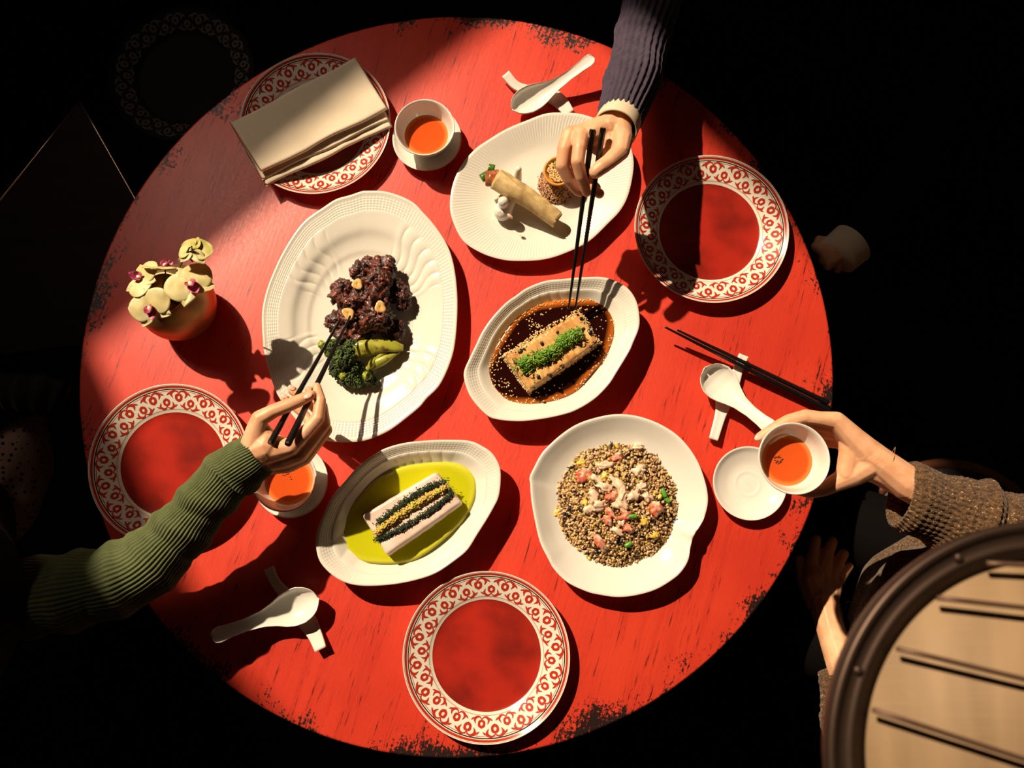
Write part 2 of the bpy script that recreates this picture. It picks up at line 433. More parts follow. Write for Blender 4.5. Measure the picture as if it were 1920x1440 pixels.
# ================================================================== serving dishes
PLAT = [(678,359),(688,358),(720,359),(751,368),(776,381),(792.5,398),(813,421),(834,452),(847,483),(855,527),(857.5,579),(853,642),(843,682),(824,722),(800,747),(787.5,762),(765,781),(733,805),(702,820),(671,828),(629,828),(604,822),(575,806),(551,781),(525,747),(512.5,720),(500,678),(494,651),(493.5,642),(491.5,610),(492.5,579),(501,542),(517.5,500),(532,471),(553,437),(574,412),(605,390),(630,374),(657,366)]
platter = thing('oval_platter', 'large white oval platter with basketweave rim holding glazed meat and broccoli', 'platter', (*P(675, 594, 0)[:2], 0))
ol = outline(PLAT, .034, 960)
pcx = ol.mean(0)
def plat_mod(s, u, xy):
    d = 0
    if .84 < s < .975:
        e = min(1, (s - .84) / .015, (.975 - s) / .015)
        L = s * 60
        d += .00038 * e * math.sin(u * 2 * PI * 95 + L * 2.6) * math.sin(u * 2 * PI * 95 - L * 2.6)
    a = math.degrees(math.atan2(xy[1] - pcx[1], xy[0] - pcx[0])) % 360
    for a0, a1, nn in ((112, 158, 5), (20, 70, 6), (196, 232, 4), (300, 335, 4)):
        if a0 < a < a1 and .46 < s < .86:
            k = (a - a0) / (a1 - a0) * nn + .35 * math.sin((s - .46) / .4 * 2 * PI)
            w_ = min(1, (s - .46) / .06, (.86 - s) / .06) * min(1, (a - a0) / 4, (a1 - a) / 4)
            d += .0022 * max(0, w_) * (abs(math.sin(k * PI)) ** .55 - .5)
    return d
inn = refine([(.004, .0085), (.3, .0085), (.50, .009), (.56, .0125), (.60, .014), (.66, .0175), (.72, .0235), (.80, .0275), (.835, .0290), (.845, .0300), (.86, .0297), (.965, .0332), (.975, .0345), (1.0, .0345)], 4)
inn = densify(inn, .84, .98, 40)
dish('platter_body', ol, inn, [(1.003, .0335), (.995, .0315), (.85, .024), (.62, .006), (.58, 0), (.54, 0), (.53, .003), (.01, .003)], M['porc'], platter, plat_mod)

SES = [(1095,520),(1131,520),(1158,529),(1179,543),(1193,565),(1198.5,592),(1197.5,615),(1187,642),(1179,660),(1156,698),(1141,721),(1114,748),(1079,769),(1047.5,779),(1010,786),(972.5,789.5),(933,786),(912,777),(887,750),(874.6,725),(870.4,698),(881,671),(893,646),(904,623),(922.5,596),(947.5,569),(968,554),(989,539.6),(1022.5,527),(1058,523)]
GRN = [(805,826),(840,825),(880,827),(905,837.5),(924,852),(937,877),(938,908),(934,933),(926,950),(913,973),(894.6,1002),(876,1031),(851,1052),(819.6,1073),(788,1085),(747,1094),(705,1098),(669.6,1097),(642.5,1089.6),(617.5,1073),(599,1050),(592.5,1019),(595.6,994),(603,973),(615,946),(626,927),(649,900),(669.6,877),(699,854),(726,839.6),(763,830)]
def bowl_mod(c, aw):
    def fn(s, u, xy):
        d = 0
        if .84 < s < .97: d += .0003 * math.sin(u * 2 * PI * 75 + s * 130) * math.sin(u * 2 * PI * 75 - s * 130)
        a = math.degrees(math.atan2(xy[1] - c[1], xy[0] - c[0])) % 360
        for a0, a1, nn in aw:
            if a0 < a < a1 and .5 < s < .86:
                k = (a - a0) / (a1 - a0) * nn + .3 * math.sin((s - .5) * 12)
                w_ = min(1, (s - .5) / .06, (.86 - s) / .05) * min(1, (a - a0) / 4, (a1 - a) / 4)
                d += .0018 * max(0, w_) * (abs(math.sin(k * PI)) ** .6 - .5)
        return d
    return fn
bowl_in = refine([(.004, .012), (.35, .012), (.55, .014), (.66, .0185), (.74, .0265), (.81, .0355), (.835, .0385), (.85, .0400), (.87, .0402), (.96, .0485), (1.0, .050)], 4)
bowl_in = densify(bowl_in, .84, .97, 32)
bowl_out = [(1.004, .049), (.995, .0465), (.85, .035), (.70, .016), (.58, .006), (.55, 0), (.50, 0), (.49, .005), (.01, .005)]
ses = thing('oval_dish', 'deep white oval dish of dark soy sauce and sesame under the upper chopsticks', 'dish', (*P(1034, 655, 0)[:2], 0))
ol = outline(SES, .05, 640); dish('dish_body', ol, bowl_in, bowl_out, M['porc'], ses, bowl_mod(ol.mean(0), ((62, 120, 6),)))
grn = thing('oval_dish', 'deep white oval dish of bright green oil near the green sleeve', 'dish', (*P(767, 962, 0)[:2], 0))
ol = outline(GRN, .05, 640); dish('dish_body', ol, bowl_in, bowl_out, M['porc'], grn, bowl_mod(ol.mean(0), ((50, 110, 6), (185, 225, 3))))

RICE = [(1161,777),(1199,781.5),(1240,797),(1276,822),(1305,860),(1321.7,903),(1327,937),(1321.7,966),(1313,984.6),(1301,1003),(1294.6,1024),(1290.4,1049),(1280,1068),(1264,1084),(1230,1104.7),(1191,1116),(1157,1119),(1126,1115),(1100,1108.6),(1065,1092),(1040,1068),(1028,1047),(1013,1016),(1003,974),(996.7,937),(994.6,907.5),(993.5,895),(1001,878),(1017.5,849),(1049,818),(1084,795),(1126,781.5)]
rp = thing('rice_plate', 'smooth white leaf shaped plate heaped with fried rice', 'plate', (*P(1161, 950, 0)[:2], 0))
ol = outline(RICE, .038, 320)
rc0 = ol.mean(0)
crease = P(1301, 1003, .03)[:2] - rc0
def rice_mod(s, u, xy):
    if s < .6: return 0
    d = (xy - rc0); along = d @ crease / np.linalg.norm(crease) / np.linalg.norm(d); off = math.acos(max(-1, min(1, along)))
    return .0035 * math.exp(-(off / .05) ** 2) * (s - .6) / .4 - .003 * math.exp(-((off - .14) / .08) ** 2) * (s - .6) / .4
dish('plate_body', ol, refine([(.004, .008), (.4, .008), (.62, .0105), (.78, .0185), (.90, .0295), (.97, .037), (1.0, .0385)], 6), [(1.004, .0375), (.99, .035), (.8, .016), (.62, .004), (.58, 0), (.54, 0), (.53, .003), (.01, .003)], M['white'], rp, rice_mod)

FLU = [(1023,213),(1054,211),(1085,213),(1112,220.6),(1150,236),(1174,260),(1184.6,283),(1187.7,314),(1179,361),(1164,392.5),(1140,418.5),(1104,452),(1060,474),(1020,486),(975,489),(940,486),(903,474),(869.5,452),(851,418.5),(844,387),(848.6,348),(864,312),(890,280.5),(919,260),(950,241.5),(987,226)]
flu = thing('fluted_plate', 'white oval plate with fine fluted rim holding the roll and tart', 'plate', (*P(1016, 350, 0)[:2], 0))
ol = outline(FLU, .027, 960)
dish('plate_body', ol, refine([(.004, .009), (.4, .009), (.56, .010), (.64, .0125), (.72, .0155), (.98, .0262), (1.0, .0268)], 3), [(1.003, .0262), (.99, .0245), (.7, .010), (.58, .003), (.56, 0), (.52, 0), (.51, .003), (.01, .003)], M['porc'], flu,
     lambda s, u, xy: (.00020 * math.sin(u * 2 * PI * 160) * min(1, (s - .66) / .08) * min(1, (.985 - s) / .03) if .66 < s < .985 else 0))

# ================================================================== cups and saucers
def saucer_parts(t, cx, cy, r=.0615, z0=0):
    v, f = lathe(refine([(.0005, .0045), (.018, .0045), (.0205, .0062), (.023, .0052), (.036, .0075), (.052, .0145), (.0595, .0205), (.0610, .0212)], 3).tolist() + [(.0618, .0207), (.0612, .0193), (.05, .011), (.033, .003), (.030, 0), (.027, 0), (.026, .002), (.0005, .002)], 72)
    v = v * (r / .0618, r / .0618, 1) + (cx, cy, z0)
    return mk('saucer_body', v, f, M['white'], t)
def cup(cx, cy, z0, label, teatop, group='white tea cups', Rr=.0518, tilt=None, leaves=()):
    t = thing('tea_cup', label, 'cup', (cx, cy, z0), group)
    H = .058
    inner = refine([(.0005, .006), (.018, .0065), (.029, .013), (.038, .026), (.0432, .038), (.0460, .048), (.0492, .0565), (.0508, H)], 4)
    outer = refine([(.0518, H), (.0525, H - .0012), (.0517, H - .003), (.0490, .048), (.0460, .038), (.0408, .025), (.033, .013), (.026, .0065), (.0245, .004), (.0245, 0), (.0215, 0), (.021, .002), (.0005, .002)], 4)
    k = Rr / .0518
    v, f = lathe([(r * k, z) for r, z in inner.tolist() + outer.tolist()], 96); v = v + (cx, cy, z0)
    b = mk('cup_body', v, f, M['white'], t)
    r_t = float(np.interp(teatop, [.013, .026, .038, .048], [.029, .038, .0432, .0460])) * k + .0003
    n = 72; V = [(0, 0, 0)]; s_ = [0]; F = [(0, 1 + j, 1 + (j + 1) % n) for j in range(n)]
    for i in range(10):
        for j in range(n): a = 2 * PI * j / n; q = (i + 1) / 10; V.append((q * r_t * math.cos(a), q * r_t * math.sin(a), .0006 if i == 9 else 0)); s_.append(q)
    F += ring_faces(10, n, start=1)
    V = np.array(V) + (cx, cy, z0 + teatop)
    te = mk('tea', V, F, M['tea'], t, s=s_); te['label'] = 'amber tea'
    if leaves:
        pp = []
        for lx, ly in leaves: pp.append((ico(1)[0] @ rotm(0, 0, lx * 1e5).T * (.0016, .0009, .0005) + (cx + lx, cy + ly, z0 + teatop + .0003), ico(1)[1]))
        v, f, _ = merge(pp); mk('tea_leaf', v, f, M['stick'], te)
    if tilt:
        t.rotation_euler = tilt
    return t
t = thing('saucer', 'white saucer under the tea cup beside the napkin', 'saucer', (-.0547, .399, 0), 'white saucers'); saucer_parts(t, -.0547, .399)
cup(-.0547, .3995, .0062, 'white tea cup of amber tea between napkin and fluted plate', .026)
q1 = P(546, 902, .02)
t = thing('saucer', 'white saucer partly hidden under the green cuff', 'saucer', (q1[0], q1[1], 0), 'white saucers'); saucer_parts(t, q1[0], q1[1])
q2 = P(533, 893, .064)
cup(q1[0], q1[1], .0062, 'white tea cup on saucer below the green cuff', .029, leaves=[(-.004, .010), (-.007, .008), (-.010, .009), (.002, .006), (.004, .002), (-.001, .011)])
q3 = P(1406, 906, .02)
t = thing('saucer', 'empty white saucer beside the raised tea cup', 'saucer', (q3[0], q3[1], 0), 'white saucers'); saucer_parts(t, q3[0], q3[1])
HC = P(1490, 859.5, .22)
random.seed(3)
cup(HC[0] - .002, HC[1], .22 - .058, 'white tea cup raised in the hand of the brown knit wearer', .025, tilt=(0, .03, 0),
    leaves=[(-.012 + .006 * math.cos(a) * q, .001 + .006 * math.sin(a) * q) for a, q in [(random.random() * 6.3, .5 + random.random() * .6) for _ in range(22)]])

# ================================================================== spoons, rests, chopsticks
def spoon(tip, end, zt, ze, label, wb=.0245, we=.0125, bend=.35, L_b=.40):
    t0 = np.array([*P(*tip, zt)[:2], 0]); e0 = np.array([*P(*end, ze)[:2], 0]); ax = e0 - t0; L = np.linalg.norm(ax); ax /= L; sd = np.array([-ax[1], ax[0], 0])
    n = 46; m = 10; V = []; 
    for side in (0, 1):
        for i in range(n):
            u = i / (n - 1)
            w_ = float(np.interp(u, [0, .015, .05, .10, .18, .28, .36, .44, .55, .7, .85, .93, .975, 1], [.05, .34, .62, .82, .98, .97, .84, .64, .44, .34, .36, .42, .38, .12])) * wb
            if u > .5: w_ *= 1
            base = float(np.interp(u, [0, .06, .18, .30, .42, .6, .8, 1], [.75, .25, .0, .02, .28, .75, 1.25, 1.75]))  # floor height in rim units
            dep = float(np.interp(u, [0, .06, .18, .30, .42, .6, .8, 1], [.25, .75, 1.0, .95, .60, .22, .12, .10]))
            hh = .019
            z_f = zt - hh + base * hh + (ze - zt) * max(0, (u - .45) / .55) ** 1.3 * .6; d_ = dep * hh
            for j in range(m + 1):
                a = -1 + 2 * j / m; x = w_ * math.sin(a * PI / 2); zz = z_f + d_ * (1 - math.cos(a * PI / 2)) ** .9
                off = -.0022 if side else 0
                k = 1 + (.05 if side else 0)
                V.append(t0 + ax * (u * L + (0 if not side else (-.0015 if u == 0 else .001 if u == 1 else 0))) + sd * x * k + np.array([0, 0, zz + off * (1 - .5 * abs(a))]))
    N = n * (m + 1); F = []
    for i in range(n - 1):
        for j in range(m):
            a = i * (m + 1) + j; F.append((a, a + 1, a + m + 2, a + m + 1)); F.append((N + a, N + a + m + 1, N + a + m + 2, N + a + 1))
        for j in (0, m):
            a = i * (m + 1) + j; q = (a, a + m + 1, N + a + m + 1, N + a); F.append(q if j == 0 else q[::-1])
    for j in range(m):
        F.append((j, N + j, N + j + 1, j + 1)); a = (n - 1) * (m + 1) + j; F.append((a, a + 1, N + a + 1, N + a))
    V = np.array(V)
    o = mk('soup_spoon', V, F, M['white'])
    return tag(o, label, 'spoon', 'white soup spoons')
def rest(px, hw, zs, label, th=.006):
    pts = np.array([P(x, y, z) for (x, y), z in zip(px, zs)]); q = spline(np.hstack([pts, np.array(hw)[:, None]]), 40)
    d = np.gradient(q[:, :2], axis=0); d /= np.linalg.norm(d, axis=1)[:, None]; nn = np.stack([-d[:, 1], d[:, 0]], 1)
    V = []; prof = [(-1, -.3), (-.96, .15), (-.8, .35), (-.4, .15), (0, .05), (.4, .15), (.8, .35), (.96, .15), (1, -.3), (.9, -1), (0, -1.1), (-.9, -1)]
    for i in range(40):
        for a, b in prof:
            zz = q[i, 2] + b * th * .5; V.append((q[i, 0] + nn[i, 0] * a * q[i, 3], q[i, 1] + nn[i, 1] * a * q[i, 3], max(zz if b > -.5 else q[i, 2] - th, 0) if b > -.5 else max(0.0, q[i, 2] - th * 1.6)))
    k = len(prof); F = ring_faces(40, k) + [tuple(range(k)), tuple(range(39 * k, 40 * k))[::-1]]
    return tag(mk('spoon_rest', V, F, M['white']), label, 'spoon rest', 'white porcelain spoon rests')
rest([(948, 138), (968, 160), (998, 170), (1022, 173), (1048, 188), (1068, 212)], [.0085, .0085, .010, .015, .014, .010], [.018, .013, .009, .008, .009, .012], 'white spoon rest behind the fluted plate')
rest([(503, 1065), (518, 1095), (548, 1128), (572, 1160), (590, 1190), (601, 1218)], [.0085, .0085, .012, .016, .012, .010], [.018, .013, .009, .008, .011, .017], 'white spoon rest near the lower left table edge')
rest([(1395, 666), (1385, 690), (1377, 712), (1362, 738), (1352, 775), (1338, 824)], [.0088, .0085, .011, .0175, .010, .0078], [.016, .012, .011, .008, .010, .016], 'white spoon rest under chopsticks at right')
spoon((960, 203), (1112, 112), .032, .046, 'white soup spoon behind the fluted plate')
spoon((596, 1122), (400, 1194), .034, .050, 'white soup spoon at lower left, handle in shadow', wb=.029)
spoon((1322, 690), (1446, 806), .034, .046, 'white soup spoon reaching to the raised cup', wb=.030)
def chopstick(tip, butt, zt, zb, label, group, r1=.0046, r0=.0016):
    a = P(*tip, zt); b = P(*butt, zb)
    V = []; d = (b - a) / np.linalg.norm(b - a); u = np.cross(d, (0, 0, 1)); u /= np.linalg.norm(u); w_ = np.cross(u, d)
    st = [(0, .6), (.006, 1), (.35, 1), (.36, 1), (.99, 1), (1, .85)]
    for t_, k in st:
        rr = (r0 + (r1 - r0) * min(1, t_ / .75)) * k
        for j in range(8):
            ph = PI / 8 + j * PI / 4; V.append(a + (b - a) * t_ + (u * math.cos(ph) + w_ * math.sin(ph)) * rr * 1.08)
    F = ring_faces(6, 8) + [tuple(range(8))[::-1], tuple(range(40, 48))]
    return tag(mk('chopstick', V, F, M['stick'], smooth=False), label, 'chopstick', group)
chopstick((1246, 613), (1556, 770), .034, .012, 'black chopstick on the spoon rest at right, longer tip', 'black chopsticks on the right rest', .0045)
chopstick((1268, 618), (1553, 756), .034, .014, 'black chopstick on the spoon rest at right, behind its pair', 'black chopsticks on the right rest', .0045)
chopstick((636, 602), (506, 832), .085, .195, 'left black chopstick in the green sleeve hand', 'black chopsticks over the meat platter', .0046)
chopstick((657, 592), (539, 834), .080, .205, 'right black chopstick pinching garlic in the green sleeve hand', 'black chopsticks over the meat platter', .0050)
chopstick((1066, 580), (1111, 242), .050, .235, 'left black chopstick in the blue sleeve hand', 'black chopsticks over the sesame dish', .0046)
chopstick((1079, 579), (1131, 239), .050, .245, 'right black chopstick in the blue sleeve hand', 'black chopsticks over the sesame dish', .0046)

# ================================================================== napkin
nap = thing('napkin', 'folded beige cloth napkin lying across the upper left plate', 'napkin', (*P(585, 230, 0)[:2], .026))
def sheet(c4, z, th, seed, wav=.0014, nu=60, nv=36):
    A, B, Cc, D = [P(x, y, zz) for (x, y), zz in zip(c4, z)]
    V = []
    for side in (1, 0):
        for i in range(nu + 1):
            for j in range(nv + 1):
                u, v_ = i / nu, j / nv; p = (A * (1 - u) + B * u) * (1 - v_) + (D * (1 - u) + Cc * u) * v_
                e = min(u, 1 - u) * .21 ; e2 = min(v_, 1 - v_) * .11
                rnd = 1 - max(0, 1 - min(e, e2) / .004) ** 2
                n_ = noise.noise(Vector((u * 5 + seed, v_ * 2.5, seed))) * wav + .0012 * noise.noise(Vector((u * 9, v_ * 1.2 + seed * 2, 1)))
                edge = .0016 * math.sin(u * 11 + seed) * max(0, 1 - min(v_, 1 - v_) / .12)
                d_ = (D - A) / np.linalg.norm(D - A)
                V.append(p + d_ * edge + np.array([0, 0, n_ + (th * (.5 + .5 * rnd) if side else th * (.5 - .5 * rnd))]))
    N = (nu + 1) * (nv + 1); F = []
    for i in range(nu):
        for j in range(nv):
            a = i * (nv + 1) + j; F.append((a, a + nv + 1, a + nv + 2, a + 1)); F.append((N + a, N + a + 1, N + a + nv + 2, N + a + nv + 1))
    for i in range(nu):
        a = i * (nv + 1); F.append((a, N + a, N + a + nv + 1, a + nv + 1)); a += nv; F.append((a + nv + 1, N + a + nv + 1, N + a, a))
    for j in range(nv):
        F.append((j + 1, N + j + 1, N + j, j)); a = nu * (nv + 1) + j; F.append((a, N + a, N + a + 1, a + 1))
    return V, F
mk('fold', *sheet([(440, 243), (672, 118), (736, 238), (500, 351)], [.029, .029, .0275, .0265], .005, 3), M['cloth'], nap)
mk('fold', *sheet([(436, 240), (670, 114), (731, 226), (492, 338)], [.036, .036, .033, .031], .004, 8), M['cloth'], nap)
mk('fold', *sheet([(432, 233), (668, 109), (729, 206), (492, 326)], [.042, .042, .041, .040], .0075, 5, .0018), M['cloth'], nap)

# ================================================================== vase and orchids
VC = P(332, 568, .055)
va = thing('vase', 'round brushed brass vase holding yellow orchids', 'vase', (VC[0], VC[1], 0))
pr = refine([(.0315, .114), (.033, .1165), (.036, .115), (.047, .103), (.058, .085), (.0635, .063), (.0620, .040), (.053, .018), (.040, .005), (.034, .001), (.030, 0)], 5)
pi_ = refine([(.001, .012), (.035, .015), (.054, .035), (.0605, .060), (.055, .083), (.044, .101), (.0315, .114)], 4)
v, f = lathe(pi_.tolist() + pr[1:].tolist() + [(.001, .0)], 96); v = v + (VC[0], VC[1], 0)
mk('vase_body', v, f, M['brass'], va)
M['petal'] = mat('orchid_petal', (.58, .48, .20), .5, spec=.25, sss=.1, col2=(.72, .62, .34), nscale=30, bump=.2, bscale=120)
M['sepal'] = mat('orchid_sepal_green', (.48, .43, .12), .5, spec=.25, col2=(.62, .54, .22), nscale=30)
M['lip'] = mat('orchid_lip_magenta', (.34, .02, .09), .4, col2=(.62, .16, .26), nscale=90)
M['cream'] = mat('orchid_column', (.85, .72, .50), .4)
M['stem'] = mat('dark_green_stem', (.03, .05, .015), .5)
def petal(L, W, cup_=.25, ruf=.06, point=.5, seed=0, nu=16, nv=11):
    V = []
    for side in (0, 1):
        for i in range(nu + 1):
            u = i / nu; wd = W * (math.sin(PI * min(1, u ** .72)) ** point if 0 < u < 1 else .02)
            if u < .12: wd = max(wd * .5, W * .10)
            for j in range(nv + 1):
                q = -1 + 2 * j / nv
                x = L * u; y = wd * q
                z = cup_ * L * (u * (1 - u) * .9) - cup_ * .55 * wd * q * q + ruf * L * noise.noise(Vector((u * 2.4 + seed, q * 1.2, seed))) - (.0006 if side else 0)
                V.append((x, y, z))
    k = nv + 1; N = (nu + 1) * k; F = []
    for i in range(nu):
        for j in range(nv):
            a = i * k + j; F.append((a, a + k, a + k + 1, a + 1)); F.append((N + a, N + a + 1, N + a + k + 1, N + a + k))
    for i in range(nu):
        for j in (0, nv):
            a = i * k + j; g = (a, N + a, N + a + k, a + k); F.append(g if j == 0 else g[::-1])
    for j in range(nv):
        a = nu * k + j; F.append((a, a + k * 0 + 1, N + a + 1, N + a)[::-1])
    return np.array(V), F
def orchid(px, z, sz, normal, up, label, seed=0, open_=1.0, pm='petal', lipout=.35, base=None):
    c = P(*px, z); n = np.array(normal, float); n /= np.linalg.norm(n); u = np.array(up, float); u -= n * (u @ n); u /= np.linalg.norm(u); s_ = np.cross(u, n)
    t = thing('orchid_flower', label, 'flower', c, 'pale yellow orchid blossoms')
    def place(V, ang, tilt):
        ca, sa = math.cos(ang), math.sin(ang); e1 = u * ca + s_ * sa; e2 = -u * sa + s_ * ca
        ct, st_ = math.cos(tilt), math.sin(tilt); a1 = e1 * ct + n * st_; a3 = n * ct - e1 * st_
        return c + V[:, :1] * a1 + V[:, 1:2] * e2 + V[:, 2:3] * a3
    for ang in (0, 2.25, -2.25):
        V, F = petal(sz * .95, sz * .33, .2, .08, .8, seed + ang); V[:, 2] -= sz * .06
        mk('sepal', place(V, ang, (1 - open_) * 1.1), F, M['sepal'] if ang == 0 and pm == 'sepal' else M['petal'], t)
    for ang in (1.15, -1.15):
        V, F = petal(sz * 1.05, sz * .64, .24, .06, .52, seed + ang * 2); mk('petal', place(V, ang, (1 - open_) * 1.3), F, M[pm], t)
    # lip: two side lobes and a tongue
    for ang, l, w_, tl in ((PI, .60, .22, lipout), (PI - .8, .44, .21, .9), (PI + .8, .44, .21, .9)):
        V, F = petal(sz * l, sz * w_, -.5, .1, .7, seed + ang); V[:, 2] += sz * .07
        mk('lip', place(V, ang, tl), F, M['lip'], t)
    v, f = ico(2); V = v * (sz * .13, sz * .09, sz * .10) + (sz * -.02, 0, sz * .13); mk('column', place(V, 0, 0), f, M['cream'], t)
    b = VC + np.array([.004 * math.sin(seed), .004 * math.cos(seed), 0]); b[2] = .035
    mid = (c + b) / 2 + (0, 0, .03); bk = c - n * sz * .05
    top = bk - n * .012 + np.array([0, 0, -.004]); nk = np.array([b[0] + (c[0] - b[0]) * .28, b[1] + (c[1] - b[1]) * .28, .122])
    V, F = tube([b, nk, top, bk], [.0016, .0015, .0012, .001], 8, 22); mk('flower_stem', V, F, M['stem'], t)
    return t
orchid((358, 534), .185, .039, (.15, .15, 1), (-.6, .75, .1), 'largest orchid blossom at the right, over the brass vase', 1, lipout=.3)
orchid((283, 578), .170, .0355, (-.1, -.25, 1), (-.35, .9, 0), 'orchid blossom lowest in the bunch', 2)
orchid((264, 522), .165, .033, (-.35, .25, .9), (-.2, .2, .9), 'orchid blossom at the far left of the vase', 3, lipout=.7)
orchid((309, 502), .165, .033, (.05, .95, .30), (-.3, 0, 1), 'orchid blossom seen edge on with raised magenta lip', 4)
orchid((361, 470), .205, .029, (.1, -.15, -1), (.1, 1, .1), 'half closed greenish orchid blossom at the top', 5, open_=.72, pm='sepal')

# ================================================================== glazed meat, garlic, broccoli
def meatmat():
    m, nt, b = nmat('glazed_beef')
    tc = nt.nodes.new('ShaderNodeTexCoord')
    a = noise_(nt, tc.outputs['Object'], 55, 5, .65); g = noise_(nt, tc.outputs['Object'], 260, 4, .7)
    c = mixc(nt, mapr(nt, a, .42, .66), (.020, .005, .004), (.24, .042, .018)); c = mixc(nt, mapr(nt, g, .58, .75, 0, .8), c, (.30, .085, .035))
    nt.links.new(c, b.inputs['Base Color']); b.inputs['Roughness'].default_value = .28; b.inputs['Coat Weight'].default_value = .5; b.inputs['Coat Roughness'].default_value = .15
    u = nt.nodes.new('ShaderNodeBump'); u.inputs['Strength'].default_value = .8; u.inputs['Distance'].default_value = .002
    nt.links.new(math_(nt, 'ADD', a, g), u.inputs['Height']); nt.links.new(u.outputs[0], b.inputs['Normal'])
    return m
M['meat'] = meatmat()
meat = [(716,505,26,.034,1.0),(674,511,18,.026,.8),(690,492,13,.020,.7),(709,530,27,.046,1.0),(641,549,27,.028,1.0),(662,566,20,.040,.9),(706,556,27,.050,1.0),(676,556,19,.052,.9),(705,594,31,.044,1.1),(750,556,20,.028,1.0),(757,572,13,.022,.7),(630,603,19,.022,1.0),(738,620,21,.026,1.0),(676,622,22,.030,1.0),(645,628,18,.022,.9),(656,592,20,.034,.9),(742,535,14,.026,.8)]
for i, (x, y, r, z, k) in enumerate(meat):
    c = P(x, y, z); rr = r / ppm(z)
    V, F = lump(c, (rr * 1.02, rr * .92, min(rr * .85, z - .012)), 5, .30, 1.9, i + 3, (0, 0, i * 1.3), fine=.22)
    tag(mk('glazed_beef_chunk', V, F, M['meat']), uniq('glazed beef chunk in the pile,', c, P(694, 566, .03), .062), 'meat', 'glazed beef chunks')
M['garlic'] = mat('fried_garlic', (.78, .42, .12), .4, coat=.3, col2=(.88, .56, .22), nscale=120)
for (x, y, r, z, lb) in ((670, 533, 11, .066, 'fried garlic slice on the beef, farthest from the chopsticks'), (713, 576, 11.5, .071, 'fried garlic slice on the beef, right of the chopsticks'), (653, 588, 12, .064, 'fried garlic slice pinched by the chopstick tips')):
    c = P(x, y, z); n = 28; V = []; rr = r / ppm(z)
    tl = np.array(Matrix.Rotation(.35, 3, 'Y') @ Matrix.Rotation(.25 * math.sin(x), 3, 'X'))
    for s_, zz in ((.12, .0006), (.2, .0012), (.75, .0013), (.95, .0008), (1, 0), (.93, -.001), (.02, -.0012)):
        for j in range(n):
            a = 2 * PI * j / n; q = rr * s_ * (1 + .12 * math.sin(3 * a + x) + .08 * math.sin(2 * a + y)); V.append((q * math.cos(a), q * math.sin(a), zz))
    V = np.array(V) @ tl.T + c
    tag(mk('garlic_slice', V, ring_faces(7, n) + [tuple(range(n)), tuple(range(6 * n, 7 * n))[::-1]], M['garlic']), lb, 'garlic', 'fried garlic slices')
M['floret'] = mat('charred_broccoli_floret', (.010, .018, .005), .6, col2=(.10, .17, .012), nscale=90, lo=.42, hi=.72, bump=.8, bscale=400)
M['bstem'] = mat('broccoli_stem', (.36, .36, .035), .4, coat=.2, col2=(.16, .08, .02), nscale=75, lo=.52, hi=.66, bump=.3, bscale=150)
def floret(name, cs, parent, seed, k=5):
    parts = []
    random.seed(seed)
    for x, y, r, z in cs:
        c = P(x, y, z); rr = r / ppm(z)
        parts.append(lump(c, (rr * .9,) * 3, 3, .2, 2, seed + x))
        for _ in range(int(170 * (r / 20) ** 2)):
            d = np.random.normal(size=3); d /= np.linalg.norm(d)
            if d[2] < -.3: d[2] *= -1
            q, f_ = ico(1); parts.append((q * rr * random.uniform(.085, .15) + c + d * rr * random.uniform(.86, 1.02), f_))
    V, F, _ = merge(parts); V[:, 2] = np.maximum(V[:, 2], .0125); return mk(name, V, F, M['floret'], parent)
b1 = thing('broccoli_floret', 'charred broccoli with long yellow green stem below the beef', 'broccoli', P(660, 670, .012), 'broccoli pieces on the platter')
floret('floret_crown', [(626, 655, 20, .030), (646, 672, 24, .036), (636, 692, 20, .028), (662, 650, 17, .034)], b1, 1)
V, F = tube([P(648, 668, .03), P(672, 654, .036), P(705, 650, .036), P(735, 650, .032), P(756, 653, .026)], [(.009, .007), (.0145, .010), (.0135, .009), (.0105, .007), (.005, .003)], 20, 40, lambda u, a, c: .0012 * math.sin(3 * a + u * 6) + .0015 * noise.noise(Vector((u * 7, a, 2)))); mk('broccoli_stem', V, F, M['bstem'], b1)
V, F = tube([P(722, 658, .032), P(712, 668, .030), P(700, 676, .027)], [.006, .006, .003], 12, 14); mk('broccoli_stem', V, F, M['bstem'], b1)
b2 = thing('broccoli_floret', 'charred broccoli lying lower, nearest the plate rim', 'broccoli', P(680, 705, .012), 'broccoli pieces on the platter')
floret('floret_crown', [(654, 708, 19, .024), (673, 716, 16, .022), (688, 709, 16, .026), (668, 694, 18, .028), (700, 716, 11, .020)], b2, 2)
V, F = tube([P(680, 700, .026), P(700, 685, .028), P(722, 672, .030), P(748, 658, .026)], [(.004, .004), (.0075, .006), (.009, .006), (.004, .003)], 14, 24, lambda u, a, c: .0008 * math.sin(3 * a + u * 6)); mk('broccoli_stem', V, F, M['bstem'], b2)
V, F = tube([P(690, 694, .03), P(697, 682, .033), P(703, 670, .03)], [.003, .006, .003], 12, 14); mk('broccoli_stem', V, F, M['bstem'], b2)
b3 = thing('broccoli_floret', 'tiny bright green broccoli bud left of the chopsticks', 'broccoli', P(605, 650, .012), 'broccoli pieces on the platter')
M['bud'] = mat('lit_broccoli_green', (.22, .30, .02), .5, col2=(.42, .45, .05), nscale=200, lo=.45, hi=.6)  # brighter floret green, sunlight put into the colour
o_ = floret('floret_crown', [(603, 646, 8, .022), (606, 653, 7, .018)], b3, 3); o_.data.materials[0] = M['bud']
